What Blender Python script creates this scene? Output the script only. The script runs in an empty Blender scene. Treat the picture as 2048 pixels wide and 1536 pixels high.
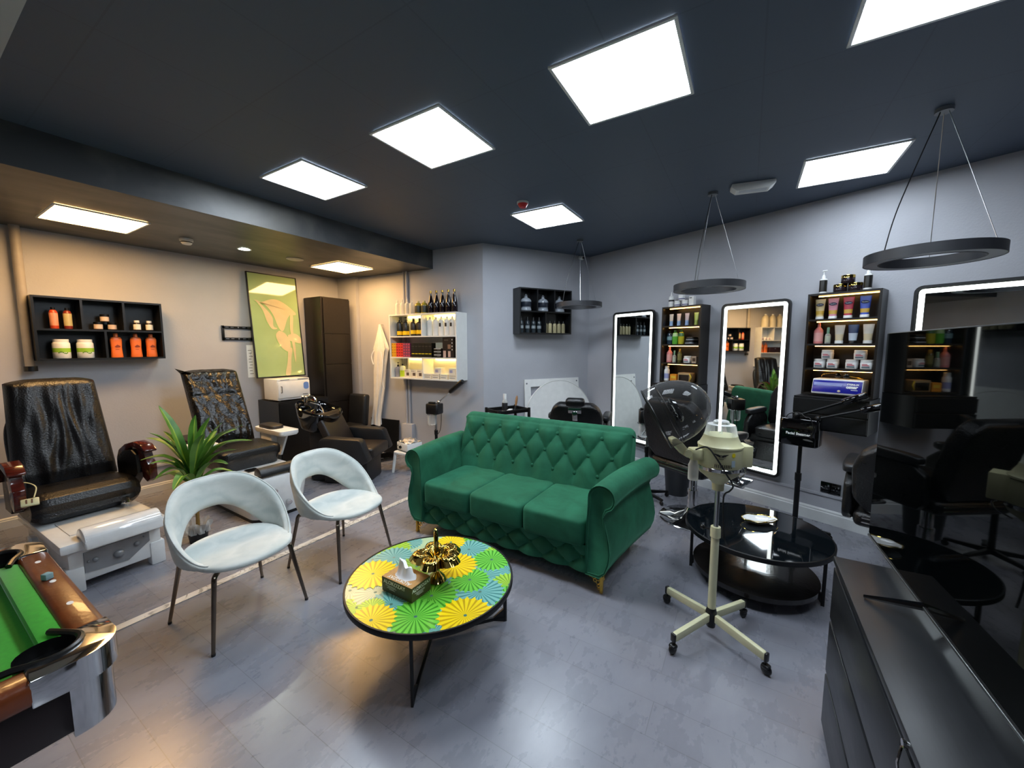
import bpy, bmesh, math, random
from mathutils import Vector, Matrix
C = bpy.context.scene
COL = C.collection
PI = math.pi
R = math.radians
sin, cos = math.sin, math.cos

# ---------------------------------------------------------------- camera, world, exposure
cd = bpy.data.cameras.new('camera')
cam = bpy.data.objects.new('camera', cd)
COL.objects.link(cam)
cam.location = (0, 0, 1.7)
cam.rotation_euler = (R(90 - 5.6), 0, R(31.2 - 90))
cd.sensor_width = 36
cd.lens = 36 * 775 / 2048
cd.clip_start = 0.02
C.camera = cam
w = bpy.data.worlds.new('world')
C.world = w
w.use_nodes = True
w.node_tree.nodes['Background'].inputs[0].default_value = (0.55, 0.65, 0.9, 1)
w.node_tree.nodes['Background'].inputs[1].default_value = 0.02
C.view_settings.view_transform = 'Standard'
C.view_settings.look = 'None'
C.view_settings.gamma = 1
C.view_settings.use_curve_mapping = False
C.view_settings.exposure = 0.0
COOL = (0.80, 0.90, 1.0)
WARM = (1.0, 0.57, 0.21)
P_COOL = 30.0
P_WARM = 40.0

# ---------------------------------------------------------------- materials
def lin(c):
    if isinstance(c, str):
        c = tuple(int(c[i:i + 2], 16) / 255 for i in (0, 2, 4))
        return tuple(x / 12.92 if x <= 0.04045 else ((x + 0.055) / 1.055) ** 2.4 for x in c)
    return c

def newmat(name):
    m = bpy.data.materials.new(name)
    m.use_nodes = True
    nt = m.node_tree
    return m, nt, nt.nodes['Principled BSDF']

def mat(name, col, rough=0.5, metal=0.0, spec=0.5, var=0.12, scale=12, bump=0.0, bscale=60, coat=0.0, sheen=0.0, rvar=0.0, stretch=None):
    m, nt, b = newmat(name)
    col = lin(col)
    N, L = nt.nodes, nt.links
    tc = N.new('ShaderNodeTexCoord')
    src = tc.outputs['Object']
    if stretch:
        mp = N.new('ShaderNodeMapping')
        mp.inputs['Scale'].default_value = stretch
        L.new(src, mp.inputs[0])
        src = mp.outputs[0]
    nz = N.new('ShaderNodeTexNoise')
    nz.inputs['Scale'].default_value = scale
    nz.inputs['Detail'].default_value = 5
    L.new(src, nz.inputs['Vector'])
    rp = N.new('ShaderNodeValToRGB')
    rp.color_ramp.elements[0].position = 0.3
    rp.color_ramp.elements[1].position = 0.7
    rp.color_ramp.elements[0].color = tuple(max(0, c * (1 - var)) for c in col) + (1,)
    rp.color_ramp.elements[1].color = tuple(min(1, c * (1 + var)) for c in col) + (1,)
    L.new(nz.outputs['Fac'], rp.inputs[0])
    L.new(rp.outputs[0], b.inputs['Base Color'])
    b.inputs['Roughness'].default_value = rough
    b.inputs['Metallic'].default_value = metal
    b.inputs['Specular IOR Level'].default_value = spec
    if coat:
        b.inputs['Coat Weight'].default_value = coat
        b.inputs['Coat Roughness'].default_value = 0.04
    if sheen:
        b.inputs['Sheen Weight'].default_value = sheen
        b.inputs['Sheen Roughness'].default_value = 0.4
    if rvar:
        mr = N.new('ShaderNodeMapRange')
        mr.inputs['To Min'].default_value = max(0.02, rough - rvar)
        mr.inputs['To Max'].default_value = min(1, rough + rvar)
        L.new(nz.outputs['Fac'], mr.inputs[0])
        L.new(mr.outputs[0], b.inputs['Roughness'])
    if bump:
        n2 = N.new('ShaderNodeTexNoise')
        n2.inputs['Scale'].default_value = bscale
        n2.inputs['Detail'].default_value = 4
        L.new(src, n2.inputs['Vector'])
        bp = N.new('ShaderNodeBump')
        bp.inputs['Strength'].default_value = bump
        bp.inputs['Distance'].default_value = 0.02
        L.new(n2.outputs['Fac'], bp.inputs['Height'])
        L.new(bp.outputs[0], b.inputs['Normal'])
    return m

def emis(name, col, strength):
    m, nt, b = newmat(name)
    b.inputs['Base Color'].default_value = (0.9, 0.9, 0.9, 1)
    b.inputs['Emission Color'].default_value = tuple(col) + (1,)
    b.inputs['Emission Strength'].default_value = strength
    return m

def glass(name, col=(1, 1, 1), rough=0.02, alpha=0.25, base=None, amax=0.95):
    # thin clear plastic or glass: mostly see-through with a glossy coat
    m, nt, b = newmat(name)
    N, L = nt.nodes, nt.links
    out = N['Material Output']
    tr = N.new('ShaderNodeBsdfTransparent')
    tr.inputs[0].default_value = tuple(col) + (1,)
    b.inputs['Base Color'].default_value = tuple(base or col) + (1,)
    b.inputs['Roughness'].default_value = rough
    mx = N.new('ShaderNodeMixShader')
    fr = N.new('ShaderNodeLayerWeight')
    fr.inputs[0].default_value = 0.35
    mr = N.new('ShaderNodeMapRange')
    mr.inputs['To Min'].default_value = alpha
    mr.inputs['To Max'].default_value = amax
    L.new(fr.outputs['Facing'], mr.inputs[0])
    L.new(mr.outputs[0], mx.inputs[0])
    L.new(tr.outputs[0], mx.inputs[1])
    L.new(b.outputs[0], mx.inputs[2])
    L.new(mx.outputs[0], out.inputs[0])
    return m

M = {}
M['panel_cool'] = emis('cool_light', COOL, P_COOL)
M['panel_warm'] = emis('warm_light', WARM, P_WARM)
M['spot'] = emis('spot_light', (0.93, 1.0, 0.80), 330)
M['panel_wall'] = emis('cool_light_by_wall', COOL, P_COOL * 0.62)
M['led'] = emis('mirror_led', (0.93, 1.0, 0.95), 3.2)
M['led_warm'] = emis('shelf_led', (1.0, 0.55, 0.16), 12.0)
M['led_shelf'] = emis('white_shelf_led', (1.0, 0.66, 0.18), 60.0)
M['white'] = mat('white_plastic', 'e6e6e4', 0.35, var=0.04)
M['whitegloss'] = mat('white_gloss', 'e4e6e6', 0.12, var=0.05, coat=0.5)
M['whitewood'] = mat('white_board', 'dcdcd8', 0.35, var=0.03)
M['black'] = mat('black_plastic', '0b0b0c', 0.35, var=0.3)
M['blackgloss'] = mat('black_gloss', '050506', 0.06, var=0.2, coat=0.6)
M['blackwood'] = mat('black_board', '111214', 0.32, var=0.25, scale=30)
M['brownblack'] = mat('brown_black_board', '16110d', 0.35, var=0.25, scale=30)
M['blackmetal'] = mat('black_metal', '0d0e10', 0.4, metal=0.3, var=0.3)
M['chrome'] = mat('chrome', 'd8d8d8', 0.08, metal=1, var=0.03)
M['steel'] = mat('brushed_steel', 'b4b6b8', 0.28, metal=1, var=0.1, stretch=(1, 1, 0.05))
M['bronze'] = mat('bronze_tube', '7c7062', 0.2, metal=1, var=0.15)
M['gold'] = mat('gold', 'c8ab58', 0.09, metal=1, var=0.1, scale=20, bump=0.03, bscale=15)
M['goldmatte'] = mat('gold_filigree', 'd6b050', 0.25, metal=1, var=0.1)
M['leather'] = mat('black_leather', '0e0e10', 0.3, var=0.3, bump=0.25, bscale=90, rvar=0.08)
M['leather_cracked'] = mat('cracked_leather', '0c0b0a', 0.22, var=0.4, scale=25, bump=0.6, bscale=26, rvar=0.1)
M['vinyl'] = mat('dark_brown_vinyl', '1d1715', 0.42, var=0.2, bump=0.15, bscale=120)
M['vinyl_grey'] = mat('charcoal_vinyl', '17181b', 0.4, var=0.2, bump=0.15, bscale=120)
M['mahogany'] = mat('mahogany', '48160e', 0.18, var=0.35, scale=6, coat=0.6, stretch=(1, 6, 6))
M['poolwood'] = mat('pool_rail_wood', '6a3316', 0.3, var=0.25, scale=10, coat=0.2, bump=0.05)
M['felt'] = mat('green_felt', '2f9a1e', 0.9, var=0.08, scale=60, sheen=0.3)
M['cream'] = mat('cream_plastic', 'cfcba0', 0.38, var=0.05)
M['creamgloss'] = mat('cream_enamel', 'd8d6b0', 0.25, var=0.04)
M['grey'] = mat('grey_plastic', '6f7378', 0.45, var=0.1)
M['greypanel'] = mat('grey_panel', '8d9094', 0.4, metal=0.3, var=0.1)
M['clear'] = glass('clear_plastic', (0.95, 0.97, 0.97), 0.03, 0.10)
M['smoke'] = glass('smoked_acrylic', (0.72, 0.72, 0.72), 0.025, 0.10, (0.10, 0.10, 0.10), 0.75)
M['clearbottle'] = glass('clear_bottle', (0.9, 0.9, 0.86), 0.05, 0.3)
M['mirror'] = mat('mirror_glass', 'f0f4f2', 0.015, metal=1, var=0.0)
M['tissue'] = mat('tissue_paper', 'f4f6f8', 0.85, var=0.02)
M['kraft'] = mat('kraft_card', 'b8894f', 0.75, var=0.12, scale=80)
M['olive'] = mat('olive_card', '4c4424', 0.5, var=0.08)
M['soil'] = mat('soil', '20160e', 0.95, var=0.4, scale=60)
M['cable'] = mat('black_cable', '08080a', 0.45, var=0.2)
M['label_white'] = mat('label_white', 'dedad0', 0.5, var=0.05)
M['label_dark'] = mat('label_dark', '16161a', 0.5, var=0.1)
M['lettering'] = mat('white_lettering', 'f2f2f0', 0.5, var=0.02)
M['lettering_dark'] = mat('dark_lettering', '18181a', 0.5, var=0.02)

def paint(name, col, rough=0.5):
    if name not in M:
        M[name] = mat(name, col, rough, var=0.06)
    return M[name]

# ---------------------------------------------------------------- mesh builder
class MB:
    def __init__(s, T=None):
        s.b = bmesh.new()
        s.T = T or Matrix()
        s.m = 0

    def _fin(s, vs, local=None):
        T = s.T @ local if local is not None else s.T
        for v in vs:
            v.co = T @ v.co
        fs = set()
        for v in vs:
            fs.update(v.link_faces)
        for f in fs:
            f.material_index = s.m

    def box(s, c, d, bev=0.0, rot=None, seg=2):
        t = bmesh.new()
        bmesh.ops.create_cube(t, size=1)
        for v in t.verts:
            v.co = Vector((v.co.x * d[0], v.co.y * d[1], v.co.z * d[2]))
        if bev > 0:
            bmesh.ops.bevel(t, geom=t.edges[:], offset=min(bev, min(d) * 0.49), segments=seg, affect='EDGES', profile=0.5)
        Lm = Matrix.Translation(c)
        if rot is not None:
            Lm = Lm @ rot
        s._join(t, Lm)
        return s

    def _join(s, t, Lm=None):
        T = s.T @ Lm if Lm is not None else s.T
        mp = {}
        for v in t.verts:
            mp[v] = s.b.verts.new(T @ v.co)
        for f in t.faces:
            try:
                nf = s.b.faces.new([mp[v] for v in f.verts])
                nf.material_index = s.m
            except ValueError:
                pass
        t.free()

    def faces(s, vs, fs, Lm=None):
        T = s.T @ Lm if Lm is not None else s.T
        bv = [s.b.verts.new(T @ Vector(v)) for v in vs]
        for f in fs:
            try:
                nf = s.b.faces.new([bv[i] for i in f])
                nf.material_index = s.m
            except ValueError:
                pass
        return s

    def cyl(s, a, b, r0, r1=None, n=16, cap=True):
        r1 = r0 if r1 is None else r1
        a, b = Vector(a), Vector(b)
        z = (b - a).normalized()
        x = z.orthogonal().normalized()
        y = z.cross(x)
        vs, fs = [], []
        for p, r in ((a, r0), (b, r1)):
            for i in range(n):
                t = 2 * PI * i / n
                vs.append(p + x * (r * cos(t)) + y * (r * sin(t)))
        for i in range(n):
            j = (i + 1) % n
            fs.append((i, j, n + j, n + i))
        if cap:
            fs.append(tuple(range(n - 1, -1, -1)))
            fs.append(tuple(range(n, 2 * n)))
        return s.faces(vs, fs)

    def lathe(s, prof, n=24, c=(0, 0, 0), sx=1.0, sy=1.0, Lm=None, band=None, power=None):
        # prof: (r, z) from bottom to top; band = [(z0, z1, slot)] recolours the faces between two heights
        vs, rings = [], []
        for r, z in prof:
            if r <= 1e-6:
                rings.append([len(vs)])
                vs.append((c[0], c[1], c[2] + z))
            else:
                ring = []
                for i in range(n):
                    t = 2 * PI * i / n
                    ct, st = cos(t), sin(t)
                    if power:
                        ct = math.copysign(abs(ct) ** power, ct)
                        st = math.copysign(abs(st) ** power, st)
                    ring.append(len(vs))
                    vs.append((c[0] + r * sx * ct, c[1] + r * sy * st, c[2] + z))
                rings.append(ring)
        keep = s.m
        for k in range(len(rings) - 1):
            a, b = rings[k], rings[k + 1]
            fs = []
            if len(a) == 1 and len(b) == 1:
                continue
            for i in range(n):
                j = (i + 1) % n
                if len(a) == 1:
                    fs.append((a[0], b[j], b[i]))
                elif len(b) == 1:
                    fs.append((a[i], a[j], b[0]))
                else:
                    fs.append((a[i], a[j], b[j], b[i]))
            zm = (prof[k][1] + prof[k + 1][1]) / 2
            s.m = keep
            for z0, z1, slot in (band or []):
                if z0 <= zm <= z1:
                    s.m = slot
            rings_v = s._sub(vs, fs, Lm)
        s.m = keep
        bmesh.ops.remove_doubles(s.b, verts=s.b.verts[:], dist=1e-6)
        return s

    def _sub(s, vs, fs, Lm):
        idx = sorted({i for f in fs for i in f})
        mp = {i: k for k, i in enumerate(idx)}
        s.faces([vs[i] for i in idx], [tuple(mp[i] for i in f) for f in fs], Lm)

    def tube(s, pts, r, n=8, closed=False, cap=True):
        pts = [Vector(p) for p in pts]
        rs = r if isinstance(r, (list, tuple)) else [r] * len(pts)
        m = len(pts)
        vs, fs = [], []
        up = None
        for i, p in enumerate(pts):
            if closed:
                d = pts[(i + 1) % m] - pts[i - 1]
            else:
                d = pts[min(i + 1, m - 1)] - pts[max(i - 1, 0)]
            d.normalize()
            if up is None:
                up = d.orthogonal().normalized()
            up = (up - d * up.dot(d))
            if up.length < 1e-6:
                up = d.orthogonal()
            up.normalize()
            sd = d.cross(up)
            for k in range(n):
                t = 2 * PI * k / n
                vs.append(p + up * (rs[i] * cos(t)) + sd * (rs[i] * sin(t)))
        for i in range(m if closed else m - 1):
            a, b = i * n, ((i + 1) % m) * n
            for k in range(n):
                j = (k + 1) % n
                fs.append((a + k, a + j, b + j, b + k))
        if cap and not closed:
            fs.append(tuple(range(n - 1, -1, -1)))
            fs.append(tuple(range((m - 1) * n, m * n)))
        return s.faces(vs, fs)

    def prism(s, poly, z0, z1, Lm=None, bev=0.0):
        n = len(poly)
        vs = [(p[0], p[1], z0) for p in poly] + [(p[0], p[1], z1) for p in poly]
        fs = [(i, (i + 1) % n, n + (i + 1) % n, n + i) for i in range(n)]
        fs += [tuple(range(n - 1, -1, -1)), tuple(range(n, 2 * n))]
        if bev > 0:
            t = bmesh.new()
            bv = [t.verts.new(v) for v in vs]
            for f in fs:
                t.faces.new([bv[i] for i in f])
            bmesh.ops.bevel(t, geom=t.edges[:], offset=bev, segments=2, affect='EDGES', profile=0.5)
            s._join(t, Lm)
            return s
        return s.faces(vs, fs, Lm)

    def surf(s, f, nu, nv, cu=False, cv=False, Lm=None):
        vs = []
        U = nu if cu else nu + 1
        V = nv if cv else nv + 1
        for i in range(U):
            for j in range(V):
                vs.append(f(i / nu, j / nv))
        fs = []
        for i in range(nu):
            for j in range(nv):
                a, b = i, (i + 1) % U
                c, d = j, (j + 1) % V
                fs.append((a * V + c, b * V + c, b * V + d, a * V + d))
        return s.faces(vs, fs, Lm)

    def ball(s, c, r, n=12, Lm=None):
        r = r if isinstance(r, (tuple, list)) else (r, r, r)
        def f(u, v):
            a, b = 2 * PI * u, PI * (v - 0.5)
            return (c[0] + r[0] * cos(a) * cos(b), c[1] + r[1] * sin(a) * cos(b), c[2] + r[2] * sin(b))
        return s.surf(f, n * 2, n, cu=True, Lm=Lm)

    def pillow(s, c, d, p=0.35, n=12, Lm=None):
        # superellipsoid cushion
        e = lambda x: math.copysign(abs(x) ** p, x)
        def f(u, v):
            a, b = 2 * PI * u, PI * (v - 0.5)
            return (c[0] + d[0] / 2 * e(cos(a)) * e(cos(b)), c[1] + d[1] / 2 * e(sin(a)) * e(cos(b)), c[2] + d[2] / 2 * e(sin(b)))
        return s.surf(f, n * 4, n * 2, cu=True, Lm=Lm)

    def torus(s, c, r0, r1, n=20, k=8, Lm=None):
        pts = [(c[0] + r0 * cos(2 * PI * i / n), c[1] + r0 * sin(2 * PI * i / n), c[2]) for i in range(n)]
        if Lm is not None:
            pts = [Lm @ Vector(p) for p in pts]
        return s.tube(pts, r1, k, closed=True)

    def text(s, body, size, Lm, align='CENTER', ext=0.0004, bold=0.0):
        cu = bpy.data.curves.new('t', 'FONT')
        cu.body = body
        cu.size = size
        cu.align_x = align
        cu.align_y = 'CENTER'
        cu.extrude = ext
        cu.offset = bold
        cu.resolution_u = 2
        o = bpy.data.objects.new('t', cu)
        me = o.to_mesh()
        t = bmesh.new()
        t.from_mesh(me)
        o.to_mesh_clear()
        bpy.data.objects.remove(o)
        bpy.data.curves.remove(cu)
        s._join(t, Lm)
        return s

    def build(s, name, mats, parent=None, smooth=35, mod=None):
        bmesh.ops.recalc_face_normals(s.b, faces=s.b.faces[:])
        me = bpy.data.meshes.new(name)
        s.b.to_mesh(me)
        s.b.free()
        for m in (mats if isinstance(mats, (list, tuple)) else [mats]):
            me.materials.append(M[m] if isinstance(m, str) else m)
        if smooth:
            me.polygons.foreach_set('use_smooth', [True] * len(me.polygons))
            me.set_sharp_from_angle(angle=R(smooth))
        o = bpy.data.objects.new(name, me)
        COL.objects.link(o)
        if parent is not None:
            o.parent = parent
        return o

def tag(o, label, cat, group=None):
    o['label'] = label
    o['category'] = cat
    if group:
        o['group'] = group
    return o

def thing(name, label, cat, loc=(0, 0, 0), rotz=0.0, group=None):
    o = bpy.data.objects.new(name, None)
    o.empty_display_size = 0.1
    COL.objects.link(o)
    o.location = loc
    o.rotation_euler = (0, 0, rotz)
    return tag(o, label, cat, group)

def place(o, loc, rotz=0.0):
    o.location = loc
    o.rotation_euler = (0, 0, rotz)
    return o

def struct(o):
    o['kind'] = 'structure'
    return o

def dup(root, loc, rotz, label=None, group=None):
    r = root.copy()
    COL.objects.link(r)
    r.location = loc
    r.rotation_euler = (0, 0, rotz)
    if label:
        r['label'] = label
    if group:
        r['group'] = group
    for ch in list(root.children):
        c = ch.copy()
        COL.objects.link(c)
        c.parent = r
        for g in ch.children:
            d = g.copy()
            COL.objects.link(d)
            d.parent = c
    return r

RX = lambda a: Matrix.Rotation(R(a), 4, 'X')
RY = lambda a: Matrix.Rotation(R(a), 4, 'Y')
RZ = lambda a: Matrix.Rotation(R(a), 4, 'Z')
TR = lambda x, y, z: Matrix.Translation((x, y, z))
FRONT = RX(90)          # lays a flat shape drawn in x-y upright, facing -y

def rrect(w, h, r, n=5, cx=0.0, cy=0.0):
    out = []
    for qx, qy, a0 in ((1, 1, 0), (-1, 1, 90), (-1, -1, 180), (1, -1, 270)):
        for i in range(n + 1):
            a = R(a0 + 90 * i / n)
            out.append((cx + qx * (w / 2 - r) + r * cos(a), cy + qy * (h / 2 - r) + r * sin(a)))
    return out

def arc(c, r, a0, a1, n, plane='xz'):
    out = []
    for i in range(n + 1):
        a = R(a0 + (a1 - a0) * i / n)
        if plane == 'xz':
            out.append((c[0] + r * cos(a), c[1], c[2] + r * sin(a)))
        elif plane == 'xy':
            out.append((c[0] + r * cos(a), c[1] + r * sin(a), c[2]))
        else:
            out.append((c[0], c[1] + r * cos(a), c[2] + r * sin(a)))
    return out

def bez(p, n=12):
    # smooth curve through the given points
    p = [Vector(q) for q in p]
    out = []
    for i in range(len(p) - 1):
        p0, p1, p2, p3 = p[max(i - 1, 0)], p[i], p[i + 1], p[min(i + 2, len(p) - 1)]
        for k in range(n):
            t = k / n
            out.append(0.5 * ((2 * p1) + (p2 - p0) * t + (2 * p0 - 5 * p1 + 4 * p2 - p3) * t * t + (3 * p1 - p0 - 3 * p2 + p3) * t ** 3))
    out.append(p[-1])
    return out

# ---------------------------------------------------------------- wall frames
ZC, ZS = 3.062, 2.80
nM = Vector((sin(R(67.2)), -cos(R(67.2)), 0))
tM = Vector((cos(R(67.2)), sin(R(67.2)), 0))
A_ = Vector((4.336, 3.084, 0))
B_ = nM * 4.565 + tM * 4.25
tB = (B_ - A_).normalized()
nB = Vector((-tB.y, tB.x, 0))
C0 = Vector((4.15, 5.85, 0))
tC = (A_ - C0).normalized()
nC = Vector((-tC.y, tC.x, 0))
if nC.x < 0:
    nC = -nC
AM, AB, AC, AL = R(-112.8), math.atan2(tB.y, tB.x), math.atan2(tC.y, tC.x), 0.0
def PM(s, off, z=0.0): return tuple(nM * (4.565 - off) + tM * s + Vector((0, 0, z)))
def PB(s, off, z=0.0): return tuple(A_ + tB * s - nB * off + Vector((0, 0, z)))
def PC(s, off, z=0.0): return tuple(C0 + tC * s - nC * off + Vector((0, 0, z)))
def PL(x, off, z=0.0): return (x, 5.85 - off, z)
ORD = ['first', 'second', 'third', 'fourth', 'fifth', 'sixth', 'seventh', 'eighth', 'ninth']
# ---------------------------------------------------------------- ceiling lights
def panel(name, label, x, y, z, sx, sy, m, group):
    t = thing(name, label, 'light', (x, y, z), 0, group)
    f = MB()
    for q in (-1, 1):
        f.box((q * (sx / 2 - 0.008), 0, -0.005), (0.016, sy, 0.012), 0.002)
        f.box((0, q * (sy / 2 - 0.008), -0.005), (sx - 0.032, 0.016, 0.012), 0.002)
    f.build('frame', M['white'], t)
    d = MB()
    d.box((0, 0, -0.003), (sx - 0.03, sy - 0.03, 0.004))
    d.build('diffuser', M[m], t, smooth=0)
    return t
GL = 'square white ceiling panel lights'
for lab, x, y in (('white ceiling panel, nearest and cut by the top right edge of the photo', 2.13, -0.61),
                  ('large white ceiling panel, directly right of the ceiling centre', 2.12, 0.61),
                  ('white ceiling panel in the middle of the diagonal row of bright panels', 2.06, 1.85),
                  ('white ceiling panel closest to the dark lowered ceiling', 2.03, 3.14),
                  ('small-looking white ceiling panel beside the red alarm', 3.84, 1.88),
                  ('white ceiling panel above the right mirror, beside the emergency light', 3.96, -0.58),
                  ('added white fill-light panel, unseen behind the photographer over the floor', -0.6, 0.6),  # this panel and the next are unseen, added for fill light and reflections
                  ('added white fill-light panel, unseen behind the photographer near the right wall', -0.9, -1.9)):
    panel('ceiling_light', lab, x, y, ZC - 0.004, 0.58, 0.59, 'panel_wall' if x > 3.9 else 'panel_cool', GL)
panel('ceiling_light', 'warm glowing ceiling panel above the left wall shelf', 1.11, 4.93, ZS - 0.004, 0.58, 0.61, 'panel_warm', 'warm ceiling panel lights')
panel('ceiling_light', 'warm glowing ceiling panel near the tall black cabinet', 3.53, 4.92, ZS - 0.004, 0.58, 0.64, 'panel_warm', 'warm ceiling panel lights')

# ---------------------------------------------------------------- shell materials
def wallmat():
    m, nt, b = newmat('wall_paint')
    N, L = nt.nodes, nt.links
    tc = N.new('ShaderNodeTexCoord')
    n1 = N.new('ShaderNodeTexNoise'); n1.inputs['Scale'].default_value = 1.6; n1.inputs['Detail'].default_value = 6
    n2 = N.new('ShaderNodeTexNoise'); n2.inputs['Scale'].default_value = 70; n2.inputs['Detail'].default_value = 3
    L.new(tc.outputs['Object'], n1.inputs[0]); L.new(tc.outputs['Object'], n2.inputs[0])
    rp = N.new('ShaderNodeValToRGB')
    rp.color_ramp.elements[0].position = 0.3; rp.color_ramp.elements[1].position = 0.75
    rp.color_ramp.elements[0].color = (0.40, 0.405, 0.44, 1); rp.color_ramp.elements[1].color = (0.46, 0.465, 0.50, 1)
    L.new(n1.outputs['Fac'], rp.inputs[0]); L.new(rp.outputs[0], b.inputs['Base Color'])
    bp = N.new('ShaderNodeBump'); bp.inputs['Strength'].default_value = 0.12; bp.inputs['Distance'].default_value = 0.01
    L.new(n2.outputs['Fac'], bp.inputs['Height']); L.new(bp.outputs[0], b.inputs['Normal'])
    b.inputs['Roughness'].default_value = 0.6
    b.inputs['Specular IOR Level'].default_value = 0.3
    return m
M['wall'] = wallmat()
def ceilmat():
    m, nt, b = newmat('dark_ceiling_tiles')
    N, L = nt.nodes, nt.links
    tc = N.new('ShaderNodeTexCoord')
    br = N.new('ShaderNodeTexBrick')
    br.offset = 0
    br.inputs['Scale'].default_value = 1
    br.inputs['Brick Width'].default_value = 0.615
    br.inputs['Row Height'].default_value = 0.62
    br.inputs['Mortar Size'].default_value = 0.004
    br.inputs['Color1'].default_value = (0.070, 0.096, 0.142, 1)
    br.inputs['Color2'].default_value = (0.068, 0.094, 0.139, 1)
    br.inputs['Mortar'].default_value = (0.059, 0.081, 0.120, 1)
    L.new(tc.outputs['Object'], br.inputs[0])
    L.new(br.outputs[0], b.inputs['Base Color'])
    b.inputs['Roughness'].default_value = 0.55
    return m
M['ceiling'] = ceilmat()
def soffitmat():
    m, nt, b = newmat('streaky_black_soffit')
    N, L = nt.nodes, nt.links
    tc = N.new('ShaderNodeTexCoord')
    mp = N.new('ShaderNodeMapping'); mp.inputs['Scale'].default_value = (1.0, 2.2, 1.5); mp.inputs['Rotation'].default_value = (0, 0, 0.25)
    n1 = N.new('ShaderNodeTexNoise'); n1.inputs['Scale'].default_value = 1.6; n1.inputs['Detail'].default_value = 7; n1.inputs['Distortion'].default_value = 0.6
    L.new(tc.outputs['Object'], mp.inputs[0]); L.new(mp.outputs[0], n1.inputs[0])
    rp = N.new('ShaderNodeValToRGB')
    rp.color_ramp.elements[0].position = 0.42; rp.color_ramp.elements[1].position = 0.72
    rp.color_ramp.elements[0].color = (0.050, 0.052, 0.056, 1); rp.color_ramp.elements[1].color = (0.13, 0.125, 0.115, 1)
    L.new(n1.outputs['Fac'], rp.inputs[0]); L.new(rp.outputs[0], b.inputs['Base Color'])
    b.inputs['Roughness'].default_value = 0.4
    return m
M['soffit'] = soffitmat()
def floormat():
    m, nt, b = newmat('grey_vinyl_planks')
    N, L = nt.nodes, nt.links
    tc = N.new('ShaderNodeTexCoord')
    mp = N.new('ShaderNodeMapping')
    mp.inputs['Rotation'].default_value = (0, 0, R(90))
    mp.inputs['Location'].default_value = (0.30, 0.065, 0)
    L.new(tc.outputs['Object'], mp.inputs[0])
    br = N.new('ShaderNodeTexBrick')
    br.offset = 0.37
    br.inputs['Scale'].default_value = 1
    br.inputs['Brick Width'].default_value = 1.22
    br.inputs['Row Height'].default_value = 0.1875
    br.inputs['Mortar Size'].default_value = 0.0016
    br.inputs['Mortar Smooth'].default_value = 0.1
    br.inputs['Bias'].default_value = 0.0
    br.inputs['Color1'].default_value = (0.205, 0.208, 0.245, 1)
    br.inputs['Color2'].default_value = (0.245, 0.248, 0.285, 1)
    br.inputs['Mortar'].default_value = (0.135, 0.135, 0.15, 1)
    L.new(mp.outputs[0], br.inputs[0])
    n1 = N.new('ShaderNodeTexNoise'); n1.inputs['Scale'].default_value = 5; n1.inputs['Detail'].default_value = 12; n1.inputs['Roughness'].default_value = 0.66; n1.inputs['Distortion'].default_value = 0.0
    m2 = N.new('ShaderNodeMapping'); m2.inputs['Scale'].default_value = (0.75, 1.5, 1); m2.inputs['Rotation'].default_value = (0, 0, 0.35)
    L.new(tc.outputs['Object'], m2.inputs[0]); L.new(m2.outputs[0], n1.inputs[0])
    rp = N.new('ShaderNodeValToRGB')
    rp.color_ramp.elements[0].position = 0.18; rp.color_ramp.elements[1].position = 0.82
    rp.color_ramp.elements[0].color = (0.80, 0.80, 0.83, 1); rp.color_ramp.elements[1].color = (1.20, 1.20, 1.18, 1)
    L.new(n1.outputs['Fac'], rp.inputs[0])
    mx = N.new('ShaderNodeMix'); mx.data_type = 'RGBA'; mx.blend_type = 'MULTIPLY'; mx.inputs[0].default_value = 1
    L.new(br.outputs[0], mx.inputs[6]); L.new(rp.outputs[0], mx.inputs[7])
    L.new(mx.outputs[2], b.inputs['Base Color'])
    mr = N.new('ShaderNodeMapRange'); mr.inputs['To Min'].default_value = 0.26; mr.inputs['To Max'].default_value = 0.29
    L.new(n1.outputs['Fac'], mr.inputs[0]); L.new(mr.outputs[0], b.inputs['Roughness'])
    bp = N.new('ShaderNodeBump'); bp.inputs['Strength'].default_value = 0.01; bp.inputs['Distance'].default_value = 0.001
    L.new(n1.outputs['Fac'], bp.inputs['Height']); L.new(bp.outputs[0], b.inputs['Normal'])
    b.inputs['Specular IOR Level'].default_value = 0.75
    return m
M['floor'] = floormat()
def marble():
    m, nt, b = newmat('white_marble')
    N, L = nt.nodes, nt.links
    tc = N.new('ShaderNodeTexCoord')
    n1 = N.new('ShaderNodeTexNoise'); n1.inputs['Scale'].default_value = 5; n1.inputs['Detail'].default_value = 8; n1.inputs['Distortion'].default_value = 2.5
    L.new(tc.outputs['Object'], n1.inputs[0])
    rp = N.new('ShaderNodeValToRGB')
    e = rp.color_ramp.elements
    e[0].position = 0.46; e[0].color = (0.72, 0.70, 0.66, 1)
    e[1].position = 0.54; e[1].color = (0.72, 0.70, 0.66, 1)
    q = e.new(0.5); q.color = (0.30, 0.28, 0.25, 1)
    L.new(n1.outputs['Fac'], rp.inputs[0]); L.new(rp.outputs[0], b.inputs['Base Color'])
    b.inputs['Roughness'].default_value = 0.25
    return m
M['marble'] = marble()

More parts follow.
